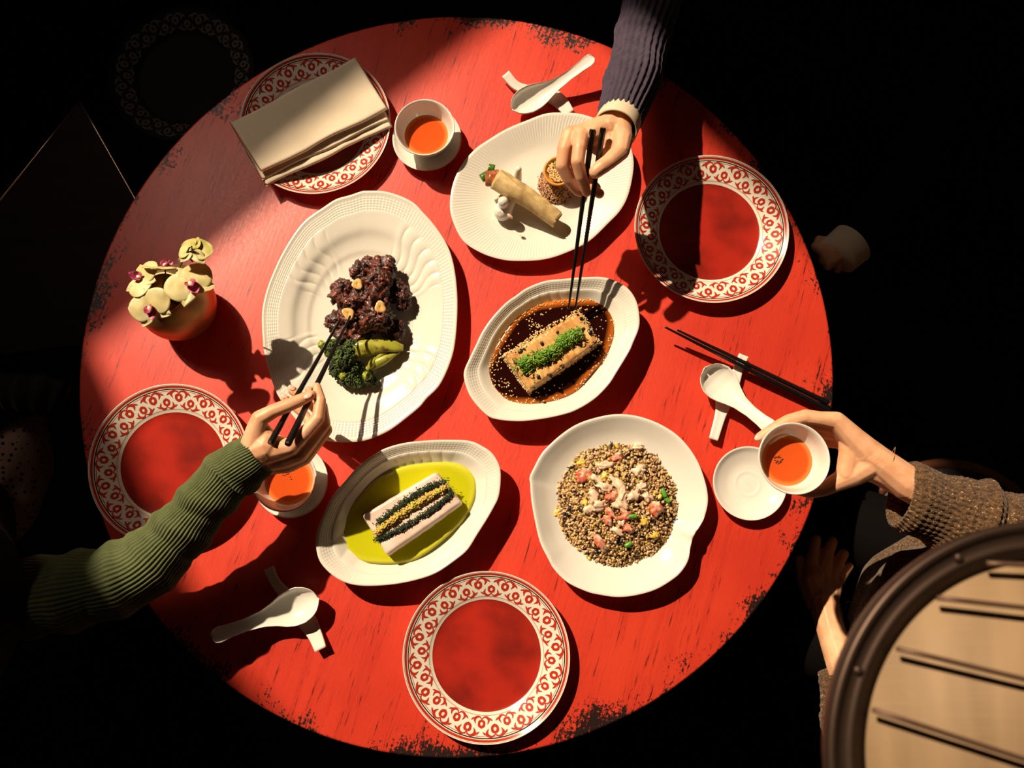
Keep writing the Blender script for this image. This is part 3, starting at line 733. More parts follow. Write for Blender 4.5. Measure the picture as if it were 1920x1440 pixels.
# sunlight on the floret tips, painted in as brighter green lumps
for j, (x, y, r, z) in enumerate([(643, 705, 8, .037), (688, 705, 9, .038), (634, 676, 7, .042)]):
    o_ = floret('lit_floret_tip', [(x, y, r, z)], b1 if j == 2 else b2, 9 + j); o_.data.materials[0] = M['bud']

# ================================================================== soy dish: sauce, tofu block, herbs, sesame
def z5(l): return [(860 + a / 4.8, 500 + b / 4.8) for a, b in l]
SO = z5([(1130,285),(1250,280),(1340,292),(1405,360),(1428,450),(1415,560),(1380,700),(1300,850),(1200,960),(1050,1130),(880,1205),(700,1240),(560,1250),(400,1240),(260,1165),(208,1050),(200,940),(250,860),(290,760),(380,620),(500,450),(600,390),(700,335),(820,315),(980,290)])
so_ = sheet_liquid('soy_sauce', SO, .0268, M['soy']); tag(so_, 'pool of dark soy sauce with orange oil rim around the tofu', 'sauce')
def block(corners, zt, zb, m, name, parent, wave=0, nw=9, seed=0, nu=70, nv=34, round_=.006, sink=.0):
    A, B, Cc, D = [P(x, y, zt) for x, y in corners]; V = []; S_ = []
    LU = np.linalg.norm(B - A); LV = np.linalg.norm(D - A)
    for i in range(nu + 1):
        for j in range(nv + 1):
            # parametric wrap: go over the edge and down the sides
            u = -.08 + 1.16 * i / nu; v_ = -.16 + 1.32 * j / nv
            uu, vv = min(1, max(0, u)), min(1, max(0, v_)); du = max(0, -u, u - 1) / .08; dv = max(0, -v_, v_ - 1) / .16
            drop = max(du, dv)
            # corner rounding
            cu = max(0, abs(uu - .5) * LU - (LU / 2 - round_)); cv = max(0, abs(vv - .5) * LV - (LV / 2 - round_)); rr = math.hypot(cu, cv)
            if rr > round_: k_ = round_ / rr; cu2, cv2 = cu * k_, cv * k_
            else: cu2, cv2 = cu, cv
            su = .5 + math.copysign(min(abs(uu - .5) * LU, LU / 2 - round_) + cu2, uu - .5) / LU
            sv = .5 + math.copysign(min(abs(vv - .5) * LV, LV / 2 - round_) + cv2, vv - .5) / LV
            p = (A * (1 - su) + B * su) * (1 - sv) + (D * (1 - su) + Cc * su) * sv
            ee = min(rr, round_) / round_; z = zt - round_ * (1 - math.sqrt(max(0, 1 - ee * ee * .9))) * .8
            z += wave * math.sin(su * nw * 2 * PI + 1.1 * math.sin(sv * 5 + seed)) * (1 - ee * .3) + .0016 * noise.noise(Vector((su * 5, sv * 3, seed)))
            if drop > 0: z = z + (zb - z) * min(1, drop)
            oo = (p[:2] - (A + Cc)[:2] / 2); ol_ = np.linalg.norm(oo) + 1e-9
            bul = .0025 * math.sin(PI * min(1, drop)) + wave * .6 * math.sin(su * nw * 2 * PI) * (1 if dv > 0 else 0)
            V.append((p[0] + oo[0] / ol_ * bul, p[1] + oo[1] / ol_ * bul, z + .0007 * noise.noise(Vector((i * .7, j * .7, seed)))))
    k = nv + 1; F = [(i * k + j, (i + 1) * k + j, (i + 1) * k + j + 1, i * k + j + 1) for i in range(nu) for j in range(nv)]
    bd = [i * k for i in range(nu + 1)] + [nu * k + j for j in range(1, nv + 1)] + [i * k + nv for i in range(nu - 1, -1, -1)] + [j for j in range(nv - 1, 0, -1)]
    F.append(tuple(bd[::-1]))
    F = [g[::-1] for g in F] if np.cross((B - A), (D - A))[2] < 0 else F
    return mk(name, V, F, m, parent)
def tofumat():
    m, nt, b = nmat('braised_tofu')
    tc = nt.nodes.new('ShaderNodeTexCoord')
    a = noise_(nt, tc.outputs['Object'], 70, 3, .5, .6); d = noise_(nt, tc.outputs['Object'], 24, 4, .6, .8)
    c = mixc(nt, mapr(nt, d, .35, .62), (.80, .50, .19), (.58, .26, .07)); c = mixc(nt, mapr(nt, a, .60, .64), c, (.03, .010, .007))
    nt.links.new(c, b.inputs['Base Color']); b.inputs['Roughness'].default_value = .3; b.inputs['Coat Weight'].default_value = .3
    return m
M['tofu'] = tofumat()
tf = thing('tofu_block', 'crinkle cut block of braised tofu in the dark soy sauce', 'tofu', P(1037, 660, .02))
block(z5([(420, 800), (1090, 395), (1262, 680), (640, 1110)]), .056, .020, M['tofu'], 'tofu_body', tf, .0013, 11, 2)
M['sesame'] = mat('sesame_seed', (.80, .50, .20), .45, col2=(.86, .66, .36), nscale=300)
def scatter(name, pts, rad, m, parent=None, mats=None, label=None, sub=1, seed=1, flat=.25):
    random.seed(seed); parts = []
    for p in pts:
        v, f = ico(sub); k = random.uniform(.8, 1.2); R_ = rotm(random.uniform(-flat, flat), random.uniform(-flat, flat), random.uniform(0, 6.3))
        mi = p[3] if len(p) > 3 else 0
        rd = rad[int(mi)] if isinstance(rad, list) else rad
        parts.append(((v * np.array(rd) * k) @ R_.T + np.array(p[:3]), f, int(mi)))
    V, F, idx = merge(parts)
    o = mk(name, V, F, m, parent, mats=mats, midx=idx if mats else None); o['kind'] = 'stuff'
    return o
random.seed(11); pts = []
olS = np.array(SO); cS = olS.mean(0)
while len(pts) < 460:
    a = random.random() * 2 * PI; s_ = random.uniform(.55, 1.0) ** .6
    i = int(a / (2 * PI) * 200); q = spline(olS, 200, closed=True)[i] if False else None
    j = random.randrange(len(olS)); t_ = random.random(); e = olS[j] * (1 - t_) + olS[(j + 1) % len(olS)] * t_
    x, y = cS + (e - cS) * s_ ; x += random.gauss(0, 2); y += random.gauss(0, 2)
    left = (x - cS[0]) * -.6 + (y - cS[1]) * -.0
    keep = .10 + (.75 if s_ > .93 else 0) * (1 if x < 1000 or y < 640 else .45) + (.35 if x < 960 else 0)
    if random.random() < keep: pts.append(tuple(P(x, y, .0275)))
AB = np.array(z5([(420, 800), (1090, 395), (1262, 680), (640, 1110)]))
for k in range(520):   # crust of seeds along the block's sides
    j = random.choice([0, 0, 0, 3, 3, 3, 2, 2, 1]); t_ = random.random(); e = AB[j] * (1 - t_) + AB[(j + 1) % 4] * t_
    cc = AB.mean(0); d = (e - cc) / np.linalg.norm(e - cc); h = random.random(); e = e + d * (h * (9 if j != 1 else 4) - 1)
    pts.append(tuple(P(e[0], e[1], .054 - .024 * h)))
for k in range(40):
    t_ = random.gauss(0, 1); x = 860 + 690 / 4.8 + random.gauss(0, 9); y = 500 + 560 / 4.8 + random.gauss(0, 8); pts.append(tuple(P(x, y, .030)))
tag(scatter('sesame_seeds', pts, (.0017, .0010, .0007), M['sesame'], seed=5), 'toasted sesame seeds floating on the soy sauce and stuck around the tofu', 'seeds')
def shreds(name, line, wid, n, m, parent=None, L=.012, wd=.0009, seed=1, hz=.006, curl=.5):
    random.seed(seed); parts = []; ln = np.array(line, float)
    q = spline(ln, 80)
    for _ in range(n):
        c = q[random.randrange(80)]; rr = random.gauss(0, 1); ph = random.random() * 6.3
        o = np.array([random.gauss(0, wid * .45), random.gauss(0, wid * .45), 0]); h = hz * max(0, 1 - (np.linalg.norm(o) / wid) ** 2) * random.uniform(.3, 1)
        c = c + o + (0, 0, h); a = random.random() * 6.3; l = L * random.uniform(.5, 1.1); b = random.uniform(-curl, curl) * 3
        pts_ = []
        for k in range(4): u = k / 3 - .5; pts_.append(c + np.array([math.cos(a + b * u) * l * u, math.sin(a + b * u) * l * u, random.gauss(0, .0012) + .002 * (.25 - u * u)]))
        V, F = tube(pts_, [(wd, wd * .5)] * 4, 5, 5); parts.append((V, F))
    V, F, _ = merge(parts); return mk(name, V, F, m, parent)
M['herb'] = mat('shredded_spring_onion', (.10, .26, .012), .4, coat=.2, col2=(.24, .42, .03), nscale=60)
l_ = [P(x, y, .060) for x, y in z5([(560, 890), (700, 830), (850, 760), (960, 660), (1080, 600)])]
hb = shreds('spring_onion_shreds', l_, .012, 620, M['herb'], L=.011, wd=.0009, seed=3, hz=.009); tag(hb, 'bright green spring onion shreds piled along the tofu block', 'herbs', kind='stuff')
M['bean'] = mat('fermented_black_bean', (.018, .008, .006), .3, coat=.4)
for k, (x, y, r) in enumerate([(560, 760, 26), (1100, 470, 20), (1180, 590, 30), (1070, 430, 10), (890, 590, 16), (720, 990, 24), (820, 980, 26), (680, 1090, 14), (940, 900, 18), (1090, 700, 26), (610, 970, 22), (750, 690, 20), (1190, 720, 18), (820, 870, 26)]):
    px_ = z5([(x, y)])[0]; c = P(*px_, .0565); rr = r / 4.8 / ppm(.056)
    V, F = lump(c, (rr, rr * .75, .0022), 3, .4, 1.6, k, (0, 0, k)); tag(mk('black_bean', V, F, M['bean']), uniq('dark bean piece on the tofu,', c, P(1037, 660, .0565), .07), 'bean', 'black beans on the tofu')

# ================================================================== green dish: oil, fish block, herbs, ginger
def z2(l): return [(580 + a / 4.8, 800 + b / 4.8) for a, b in l]
GO = z2([(1150,318),(1300,325),(1430,372),(1505,440),(1515,560),(1480,690),(1390,840),(1210,1020),(1040,1150),(900,1215),(700,1240),(450,1222),(310,1155),(255,1040),(270,900),(320,790),(430,640),(590,480),(740,400),(900,345)])
go = sheet_liquid('herb_oil', GO, .0268, M['oil']); tag(go, 'pool of bright green herb oil around the pale fish block', 'sauce')
M['fish'] = mat('steamed_fish', (.76, .56, .46), .4, coat=.15, sss=.2, col2=(.82, .66, .56), nscale=22)
fb = thing('fish_block', 'pale steamed fish block lying in the green oil', 'fish', P(776, 965, .02))
FB = [(475, 800), (1135, 408), (1368, 690), (700, 1160)]
block(z2(FB), .056, .020, M['fish'], 'fish_body', fb, .0005, 6, 5, round_=.005)
M['dherb'] = mat('dark_herb_crumb', (.008, .022, .008), .6, col2=(.02, .06, .015), nscale=200)
def crumbs(name, line, wid, n, rad, m, seed, hz=.004, zfix=None, label=None, mats=None, nm=1):
    random.seed(seed); q = spline(np.array(line), 100); pts = []
    for _ in range(n):
        c = q[random.randrange(100)]; o = np.array([random.gauss(0, wid * .5), random.gauss(0, wid * .5), 0]); d = np.linalg.norm(o) / wid
        pts.append((*(c + o + (0, 0, hz * max(0, 1 - d * d) * random.uniform(.2, 1))), random.randrange(nm)))
    return scatter(name, pts, rad, m, seed=seed, flat=1.2, mats=mats)
a = crumbs('herb_crumbs', [P(x, y, .057) for x, y in z2([(620, 870), (780, 740), (960, 610), (1080, 545), (1240, 490)])], .0062, 1500, (.0011, .0008, .0007), M['dherb'], 21, .006)
tag(a, 'line of dark green chopped herb on the fish, farther side', 'herbs')
a = crumbs('herb_crumbs', [P(x, y, .057) for x, y in z2([(600, 1020), (760, 950), (940, 850), (1110, 740), (1260, 620), (1270, 560)])], .0052, 1500, (.0011, .0008, .0007), M['dherb'], 22, .006)
tag(a, 'line of dark green chopped herb on the fish, nearer side', 'herbs')
M['ginger'] = mat('minced_ginger', (.72, .46, .10), .35, coat=.4, col2=(.55, .50, .06), nscale=90)
a = crumbs('minced_ginger', [P(x, y, .059) for x, y in z2([(600, 960), (740, 850), (900, 740), (1060, 640), (1230, 550)])], .0058, 700, (.0024, .0016, .0012), M['ginger'], 23, .006)
tag(a, 'ridge of yellow minced ginger along the middle of the fish', 'ginger')

# ================================================================== fried rice
def z3(x, y): return (980 + x / 4.8, 770 + y / 4.8)
RC = P(1157, 945, .012); RR = .104
def mound(x, y):
    d = math.hypot(x - RC[0], y - RC[1]) / RR
    return .010 + .030 * max(0, 1 - d ** 2.4) + .004 * noise.noise(Vector((x * 40, y * 40, 0)))
random.seed(5); V = []; n = 60
for i in range(26):
    for j in range(n):
        a = 2 * PI * j / n; q = i / 25 * RR * (.97 + .05 * noise.noise(Vector((math.cos(a) * 2, math.sin(a) * 2, 4)))) + 1e-4
        x, y = RC[0] + q * math.cos(a), RC[1] + q * math.sin(a); V.append((x, y, max(.0095, mound(x, y) - .003)))
M['ricebase'] = mat('rice_mound_core', (.16, .09, .035), .7, col2=(.06, .03, .015), nscale=120)
k = 26 * n; V += [(x, y, .009) for x, y, z in V[25 * n:26 * n]]
rm = [mat('rice_tan', (.60, .36, .16), .45, coat=.2), mat('rice_dark', (.016, .007, .008), .35, coat=.3), mat('rice_olive', (.34, .25, .045), .4, coat=.2), mat('rice_brown', (.30, .14, .05), .45, coat=.2), mat('rice_yellow', (.75, .45, .03), .4), mat('rice_pale', (.72, .48, .25), .45)]
fr = thing('fried_rice', 'round mound of mixed fried rice with black grains and green beans', 'rice', (RC[0], RC[1], .0085))
mk('rice_mound', V, ring_faces(27, n) + [tuple(range(n)), tuple(range(k, k + n))[::-1]], M['ricebase'], fr)
pts = []
for _ in range(4600):
    a = random.random() * 6.2832; q = RR * math.sqrt(random.random()) * 1.02
    x, y = RC[0] + q * math.cos(a), RC[1] + q * math.sin(a)
    g = noise.noise(Vector((x * 45, y * 45, 7)))
    w_ = [.34, .16 + .9 * max(0, g), .13, .20, .03, .20]; mi = random.choices(range(6), w_)[0]
    pts.append((x, y, mound(x, y) + random.uniform(-.002, .0015), mi))
gr = scatter('rice_grains', pts, [(.0036, .0021, .0018), (.0058, .0012, .0011), (.0027, .0023, .0020), (.0036, .0020, .0018), (.0032, .0024, .0019), (.0036, .0023, .0020)], None, fr, mats=rm, seed=8, flat=.7)
M['crab'] = mat('white_crab_meat', (.82, .62, .44), .4, col2=(.80, .50, .34), nscale=60, bump=.4, bscale=300)
M['crabred'] = mat('red_crab_meat', (.66, .14, .07), .4, col2=(.85, .60, .42), nscale=70, lo=.45, hi=.6, bump=.4, bscale=300)
M['scal'] = mat('spring_onion_ring', (.10, .32, .02), .35, coat=.2)
M['egg'] = mat('scrambled_egg', (.80, .48, .05), .45, col2=(.85, .58, .14), nscale=90)
for k, (x, y, a, b, r, kind) in enumerate([(755,490,80,32,.05,'c'),(560,580,78,55,.6,'r'),(1050,540,62,48,.3,'c'),(660,620,60,26,-.6,'c'),(870,680,90,42,-.9,'c'),(750,690,75,40,-.4,'c'),(640,770,70,42,-1.2,'c'),(1000,770,70,48,.7,'c'),(800,780,60,45,.4,'r'),(890,850,75,55,-.6,'c'),(700,850,70,45,.2,'c'),(610,890,60,38,.1,'c'),(1080,690,45,40,0,'c'),(1130,780,50,36,-.5,'c'),(1200,880,62,48,1.0,'r'),(800,930,75,26,-.8,'r'),(770,990,50,30,-1.2,'r'),(930,945,60,42,.1,'r'),(890,1010,38,34,0,'c'),(950,1060,55,32,-.7,'r'),(860,1090,60,26,-.5,'c'),(700,1200,85,36,-.75,'r'),(850,430,55,42,.4,'r'),(1040,330,50,28,0,'c'),(900,760,60,40,1.4,'c')]):
    px_ = z3(x, y); c = P(*px_, .042); zz = mound(c[0], c[1]) + .0035; c = P(*px_, zz); s_ = 1 / 4.8 / ppm(zz)
    V, F = lump(c, (a * s_ * .98, b * s_ * .98, .0042), 3, .5, 1.9, k, (.15, .1, r), fine=.12)
    tag(mk('crab_meat_flake', V, F, M['crab'] if kind == 'c' else M['crabred']), uniq('pale crab flake on the rice,' if kind == 'c' else 'red crab flake on the rice,', c, RC, RR), 'crab meat', 'white crab meat flakes' if kind == 'c' else 'red crab meat flakes')
for k, (x, y, r) in enumerate([(530, 470, 34), (740, 590, 36), (1095, 995, 40), (1190, 1115, 42), (310, 920, 36), (600, 1330, 20), (850, 320, 20), (1230, 780, 26), (560, 830, 30)]):
    px_ = z3(x, y); c = P(*px_, .03); zz = mound(c[0], c[1]) + .002; c = P(*px_, zz); s_ = r / 4.8 / ppm(zz)
    V, F = lump(c, (s_ * 1.1, s_ * .8, .003), 3, .5, 1.9, k + 40, (0, 0, k)); tag(mk('egg_curd', V, F, M['egg']), uniq('yellow egg curd on the rice,', c, RC, RR), 'egg', 'egg curds in the rice')
for k, (x, y, r, L) in enumerate([(1270, 740, -1.25, 60), (1300, 800, -.9, 50), (990, 950, 0, 55), (950, 1205, .5, 50)]):
    px_ = z3(x, y); c = P(*px_, .03); zz = mound(c[0], c[1]) + .005; c = P(*px_, zz); l = L / 4.8 / ppm(zz) * .7
    d = np.array([math.cos(r), math.sin(r), .1]) * l
    V, F = tube([c - d, c, c + d], [.0032, .0038, .0032], 14, 8)
    lbs = ['green spring onion ring at the right of the rice, upper', 'green spring onion ring at the right of the rice, lower', 'green spring onion ring in the middle of the rice', 'green spring onion ring near the front of the rice']
    tag(mk('spring_onion_ring', V, F, M['scal']), lbs[k], 'spring onion', 'spring onion rings on the rice')

# ================================================================== roll, duck rest, tart
def zr(x, y): return (880 + x / 9.6, 290 + y / 9.6)
dk = thing('duck_rest', 'white porcelain duck shaped rest carrying the pancake roll', 'rest', P(950, 385, .011))
caps_ = [(P(*zr(600, 1020), .026), .016, P(*zr(760, 700), .022), .013), (P(*zr(760, 700), .022), .013, P(*zr(850, 420), .026), .010), (P(*zr(850, 420), .026), .010, P(*zr(890, 260), .050), .0055), (P(*zr(600, 1030), .024), .0165, P(*zr(560, 980), .022), .011), (P(*zr(600, 900), .040), .008, P(*zr(610, 850), .052), .0098), (P(*zr(610, 1050), .018), .010, P(*zr(700, 900), .018), .011)]
dkb = blob('duck_body', caps_, M['white'], dk, .0012, 6)
V, F = lump(P(*zr(735, 1110), .050), (.0055, .0033, .0026), 3, .15, 1, 2, (0, .2, -.7)); o_ = mk('beak', V, F, mat('pale_pink_glaze', (.78, .50, .38), .2, coat=.4), dkb)
V, F = lump(P(*zr(590, 930), .061), (.0009,) * 3, 2, 0, 1, 2); mk('eye', V, F, M['stick'], dkb)
M['wrap'] = mat('toasted_pancake', (.68, .50, .22), .55, col2=(.42, .25, .09), nscale=60, lo=.40, hi=.70, bump=.5, bscale=90, bdist=.0015)
ro = thing('pancake_roll', 'toasted pancake roll filled with roast duck and cucumber', 'roll', P(990, 375, .03))
pa = [P(*zr(500, 430), .050), P(*zr(800, 620), .050), P(*zr(1150, 830), .044), P(*zr(1600, 1180), .034)]
V, F = tube(pa, [.0185, .0178, .0155, .0140], 36, 60, lambda u, a, c: .0016 * noise.noise(Vector((u * 9, math.cos(a) * 1.5, math.sin(a) * 1.5))) - (.002 if u > .98 else 0)); mk('pancake', V, F, M['wrap'], ro)
# overlapping flap with its free edge
V = []; ax = (pa[3] - pa[0]) / np.linalg.norm(pa[3] - pa[0])
sp = spline(np.array(pa), 40); sd = np.cross(ax, (0, 0, 1)); sd /= np.linalg.norm(sd); up_ = np.cross(sd, ax)
for side in (1, 0):
    for i in range(40):
        rr = np.interp(i / 39, [0, .3, .7, 1], [.0185, .0178, .0155, .014]) + (.0016 if side else .0004)
        a1 = 2.5 - 1.2 * (i / 39)
        for j in range(12):
            a = -.3 + (a1) * j / 11; V.append(sp[i] + (sd * math.cos(a) + up_ * math.sin(a)) * rr)
N = 480; F = []
for i in range(39):
    for j in range(11):
        a = i * 12 + j; F += [(a, a + 12, a + 13, a + 1), (N + a, N + a + 1, N + a + 13, N + a + 12)]
    for j in (0, 11): a = i * 12 + j; F.append((a, N + a, N + a + 12, a + 12))
for i in (0, 39):
    for j in range(11): a = i * 12 + j; F.append((a, a + 1, N + a + 1, N + a))
mk('pancake_flap', V, F, M['wrap'], ro)
V, F = tube([P(*zr(560, 720), .040), P(*zr(640, 830), .034), P(*zr(770, 1060), .022)], [(.008, .0012), (.009, .0012), (.002, .001)], 10, 14); mk('pancake_corner', V, F, M['wrap'], ro)
M['duck'] = mat('roast_duck_skin', (.26, .06, .02), .25, coat=.6, col2=(.45, .16, .06), nscale=110)
V, F = tube([P(*zr(290, 430), .052), P(*zr(380, 430), .052), P(*zr(530, 430), .051)], [(.013, .009), (.015, .013), (.016, .014)], 20, 14, lambda u, a, c: .0018 * noise.noise(Vector((u * 4, a * 2, 3)))); mk('duck_filling', V, F, M['duck'], ro)
M['cuke'] = mat('cucumber_skin', (.035, .13, .012), .3, coat=.3, col2=(.10, .22, .03), nscale=60)
for (x0, y0), (x1, y1), z in (((215, 430), (380, 330), .052), ((345, 235), (450, 260), .056)):
    a, b = P(*zr(x0, y0), z), P(*zr(x1, y1), z); V, F = tube([a, (a + b) / 2, b], [(.008, .006)] * 3, 8, 6); mk('cucumber_baton', V, F, M['cuke'], ro)
ta = thing('tart', 'small orange tart on seeds, mostly hidden by the hand', 'tart', P(1047, 335, .012))
TC = P(1047, 322, .045)
M['tart'] = mat('orange_tart_shell', (.72, .32, .06), .4, coat=.3)
v, f = lathe([(.001, -.006), (.018, -.006), (.022, .004), (.0235, .0055), (.0262, .0045), (.0255, 0), (.021, -.011), (.001, -.0125)], 56); v[:, 2] *= 1.15
v = v @ rotm(.12, -.12, 0).T + TC; mk('tart_shell', v, f, M['tart'], ta)
random.seed(2); pts = []
for _ in range(260):
    a = random.random() * 6.3; q = .019 * math.sqrt(random.random()); pts.append((TC[0] + q * math.cos(a), TC[1] + q * math.sin(a), TC[2] + .002 + random.random() * .004 * (1 - q / .02), random.choice([0, 0, 1])))
tp = scatter('crumble_topping', pts, [(.0022, .0016, .0014)] * 2, None, ta, mats=[mat('golden_crumb', (.80, .48, .16), .4), mat('pale_crumb', (.80, .60, .34), .4)], seed=4, flat=1)
V, F = lump(P(1041, 307, .055), (.0042, .0026, .0012), 2, .3, 2, 4, (0, 0, .5)); mk('herb_leaf', V, F, M['scal'], ta)
pts = []; BC = P(1045, 343, .018)
for _ in range(3200):
    a = random.random() * 6.3; q = .035 * random.random() ** .55 * (1.12 if random.random() < .06 else 1); d = q / .034
    pts.append((BC[0] + q * math.cos(a) * .95, BC[1] + q * math.sin(a), .011 + .022 * max(0, 1 - d ** 2) + random.uniform(-.001, .002), random.choices([0, 1, 2, 3], [.45, .25, .22, .08])[0]))
bs = scatter('grain_bed', pts, [(.0017, .0013, .0011)] * 4, None, None, mats=[mat('puffed_grain', (.66, .40, .20), .5), mat('brown_grain', (.30, .12, .05), .5), mat('reddish_grain', (.45, .20, .10), .5), mat('black_grain', (.03, .02, .015), .5)], seed=6, flat=1)
tag(bs, 'bed of brown and pink puffed grains under the orange tart', 'grains')
V, F = lump((BC[0], BC[1], .0175), (.021, .021, .0085), 4, .08, 1.5, 3); mk('tart_base', V, F, mat('tart_base_brown', (.22, .10, .05), .7), ta)

# ================================================================== people
def pts(*l): return [P(x, y, z) for x, y, z in l]
def chain(*q):
    """capsules through (x, y, z, r) joints"""
    return [(P(*a[:3]), a[3], P(*b[:3]), b[3]) for a, b in zip(q[:-1], q[1:])]
def knitmat(name, a, b_, scale, stretch=None, fleck=None, bump=.6, bscale=500, bd=.0012):
    m, nt, b = nmat(name)
    tc = nt.nodes.new('ShaderNodeTexCoord')
    n1 = noise_(nt, tc.outputs['Object'], scale, 4, .6); n2 = noise_(nt, tc.outputs['Object'], bscale, 3, .6)
    c = mixc(nt, mapr(nt, n1, .38, .62), a, b_)
    if fleck:
        n3 = noise_(nt, tc.outputs['Object'], bscale * .8, 2, .5); c = mixc(nt, mapr(nt, n3, .64, .70), c, fleck)
    nt.links.new(c, b.inputs['Base Color']); b.inputs['Roughness'].default_value = .85; b.inputs['Specular IOR Level'].default_value = .15
    b.inputs['Sheen Weight'].default_value = .15
    u = nt.nodes.new('ShaderNodeBump'); u.inputs['Strength'].default_value = bump; u.inputs['Distance'].default_value = bd
    nt.links.new(n2, u.inputs['Height']); nt.links.new(u.outputs[0], b.inputs['Normal'])
    return m
M['green'] = knitmat('green_ribbed_knit', (.095, .115, .045), (.125, .145, .060), 60, bscale=900)
M['navy'] = knitmat('navy_ribbed_knit', (.050, .036, .062), (.070, .050, .082), 60, bscale=700)
M['brown'] = knitmat('brown_knit_gold_fleck', (.055, .028, .014), (.15, .080, .036), 190, fleck=(.62, .38, .14), bscale=420, bump=1.0, bd=.002)
M['blackknit'] = knitmat('black_knit', (.012, .010, .009), (.02, .016, .014), 60)
M['trouser'] = mat('dark_trousers', (.004, .0032, .003), .9, spec=.04)

def sleeve(name, path, rad, m, parent, k=50, amp=.0009, n=300, rows=200, folds=(), stitch=None, jit=.25):
    """knitted sleeve: ribs along the arm, cross folds where it bunches"""
    def mod(u, a, c):
        d = amp * math.sin(k * (a + .05 * math.sin(u * 14)))
        for f0, w_, h, ph, sp_ in folds:
            g = max(0, math.cos((a - ph) / 2)) ** 1.5 * sp_ + (1 - sp_)
            d += h * g * math.exp(-((u - f0 - .02 * math.sin(a + f0 * 9)) / w_) ** 2)
        d += .0022 * noise.noise(Vector((c[0] * 22, c[1] * 22, math.sin(a) * 1.5))) * jit * 4 * .5
        if stitch: d += stitch[0] * math.sin(u * stitch[1] + 1.3 * math.sin(a * stitch[2])) * math.sin(a * stitch[2])
        if u < .012: d -= .0015 * (1 - u / .012)
        return d
    V, F = tube(path, rad, n, rows, mod, caps=False)
    # turn the cuff inwards so that it reads as a hem with thickness
    ring = V[:n]; c = ring.mean(0); tdir = (V[n:2 * n].mean(0) - c); tdir /= np.linalg.norm(tdir)
    inn_ = c + (ring - c) * .93; inn2 = c + (ring - c) * .90 + tdir * .022
    V = np.vstack([inn2, inn_, V]); F = ring_faces(rows + 2, n) + [tuple(range((rows + 1) * n, (rows + 2) * n))]
    return mk(name, V, F, m, parent)
def nail(parent, x, y, z, r, d, up=(0, 0, 1), k=(1.25, .85, .35)):
    c = P(x, y, z); d = np.array([d[0], -d[1], d[2]], float); d /= np.linalg.norm(d); u = np.array(up, float); u -= d * (u @ d); u /= np.linalg.norm(u); s_ = np.cross(u, d)
    v, f = ico(3); w_ = c + v[:, :1] * r * k[0] * d + v[:, 1:2] * r * k[1] * s_ + v[:, 2:3] * r * k[2] * u
    mk('fingernail', w_, f, M['nail'], [o for o in parent.children if o.name.startswith('body')][0])

# ---- person in the green sweater, lower left
pg = thing('person', 'person in a green ribbed sweater reaching in from the left with chopsticks', 'person', P(60, 1090, -.2))
cp = []
cp += chain((400, 915, .155, .024), (470, 850, .165, .0255), (500, 838, .170, .025))
cp += chain((400, 925, .145, .022), (476, 866, .150, .0235), (505, 856, .150, .024))
cp += chain((474, 836, .172, .020), (482, 800, .182, .0150), (487, 785, .186, .0132), (512, 771, .186, .0112), (540, 760, .184, .0108), (563, 750, .181, .0100), (583, 741, .178, .0082))
cp += chain((492, 846, .168, .023), (522, 842, .170, .0185), (545, 838, .172, .0138), (572, 812, .176, .0108), (596, 784, .176, .0104), (601, 752, .172, .0088), (596, 735, .168, .0080), (594, 725, .166, .0068))
cp += chain((495, 860, .150, .021), (530, 858, .155, .0180), (562, 850, .155, .0142), (588, 822, .154, .0108), (608, 796, .150, .0102), (604, 762, .143, .0088), (580, 732, .143, .0072))
cp += chain((500, 868, .135, .019), (540, 868, .138, .0160), (570, 857, .136, .0130), (592, 832, .134, .0105), (612, 806, .130, .0098), (592, 765, .122, .0086), (548, 732, .126, .0074))
cp += chain((505, 868, .122, .017), (536, 868, .122, .0145), (560, 864, .120, .0118), (582, 842, .115, .0090), (598, 820, .112, .0086), (572, 778, .106, .0076), (534, 747, .112, .0066))
cp += chain((487, 800, .176, .013), (502, 826, .170, .017), (528, 842, .166, .017))
blob('body', cp, M['skin'], pg, .0013, 4)
nail(pg, 576.5, 742, .1865, .0062, (46, -20, -.004 * 1200), (-.15, .35, 1))
nail(pg, 547, 727, .1325, .0050, (-30, -22, 0), (0, .5, 1)); nail(pg, 534, 743, .1180, .0046, (-30, -22, 0), (0, .5, 1))
sleeve('sweater_sleeve', pts((488, 851, .160), (455, 873, .156), (430, 892, .150), (395, 930, .152), (362, 968, .148), (325, 1010, .143), (258, 1068, .138), (140, 1108, .13), (-60, 1130, .10), (-230, 1130, .10)),
       [.0335, .040, .0395, .0395, .041, .045, .052, .056, .060, .07], M['green'], pg, 52, .0010, 416, 300,
       [(.075, .012, .0050, 1.6, .6), (.045, .012, -.002, 1.6, .3), (.155, .014, .0040, 2.0, .7), (.19, .010, -.003, 1.2, .5), (.245, .016, .0050, 1.8, .6), (.285, .010, -.0035, 1.4, .5), (.34, .014, .0040, 1.8, .5), (.42, .02, .006, 1.8, .5), (.47, .012, -.004, 1.5, .4), (.52, .02, .007, 2, .4), (.62, .025, .006, 2, .4)])
def dotmat():
    m, nt, b = nmat('polka_dot_cloth')
    tc = nt.nodes.new('ShaderNodeTexCoord'); v = nt.nodes.new('ShaderNodeTexVoronoi'); v.inputs['Scale'].default_value = 85; v.inputs['Randomness'].default_value = .45
    nt.links.new(tc.outputs['Object'], v.inputs['Vector'])
    c = mixc(nt, mapr(nt, v.outputs['Distance'], .26, .32), (.03, .012, .010), (.50, .32, .24))
    nt.links.new(c, b.inputs['Base Color']); b.inputs['Roughness'].default_value = .8; return m
M['dots'] = dotmat()
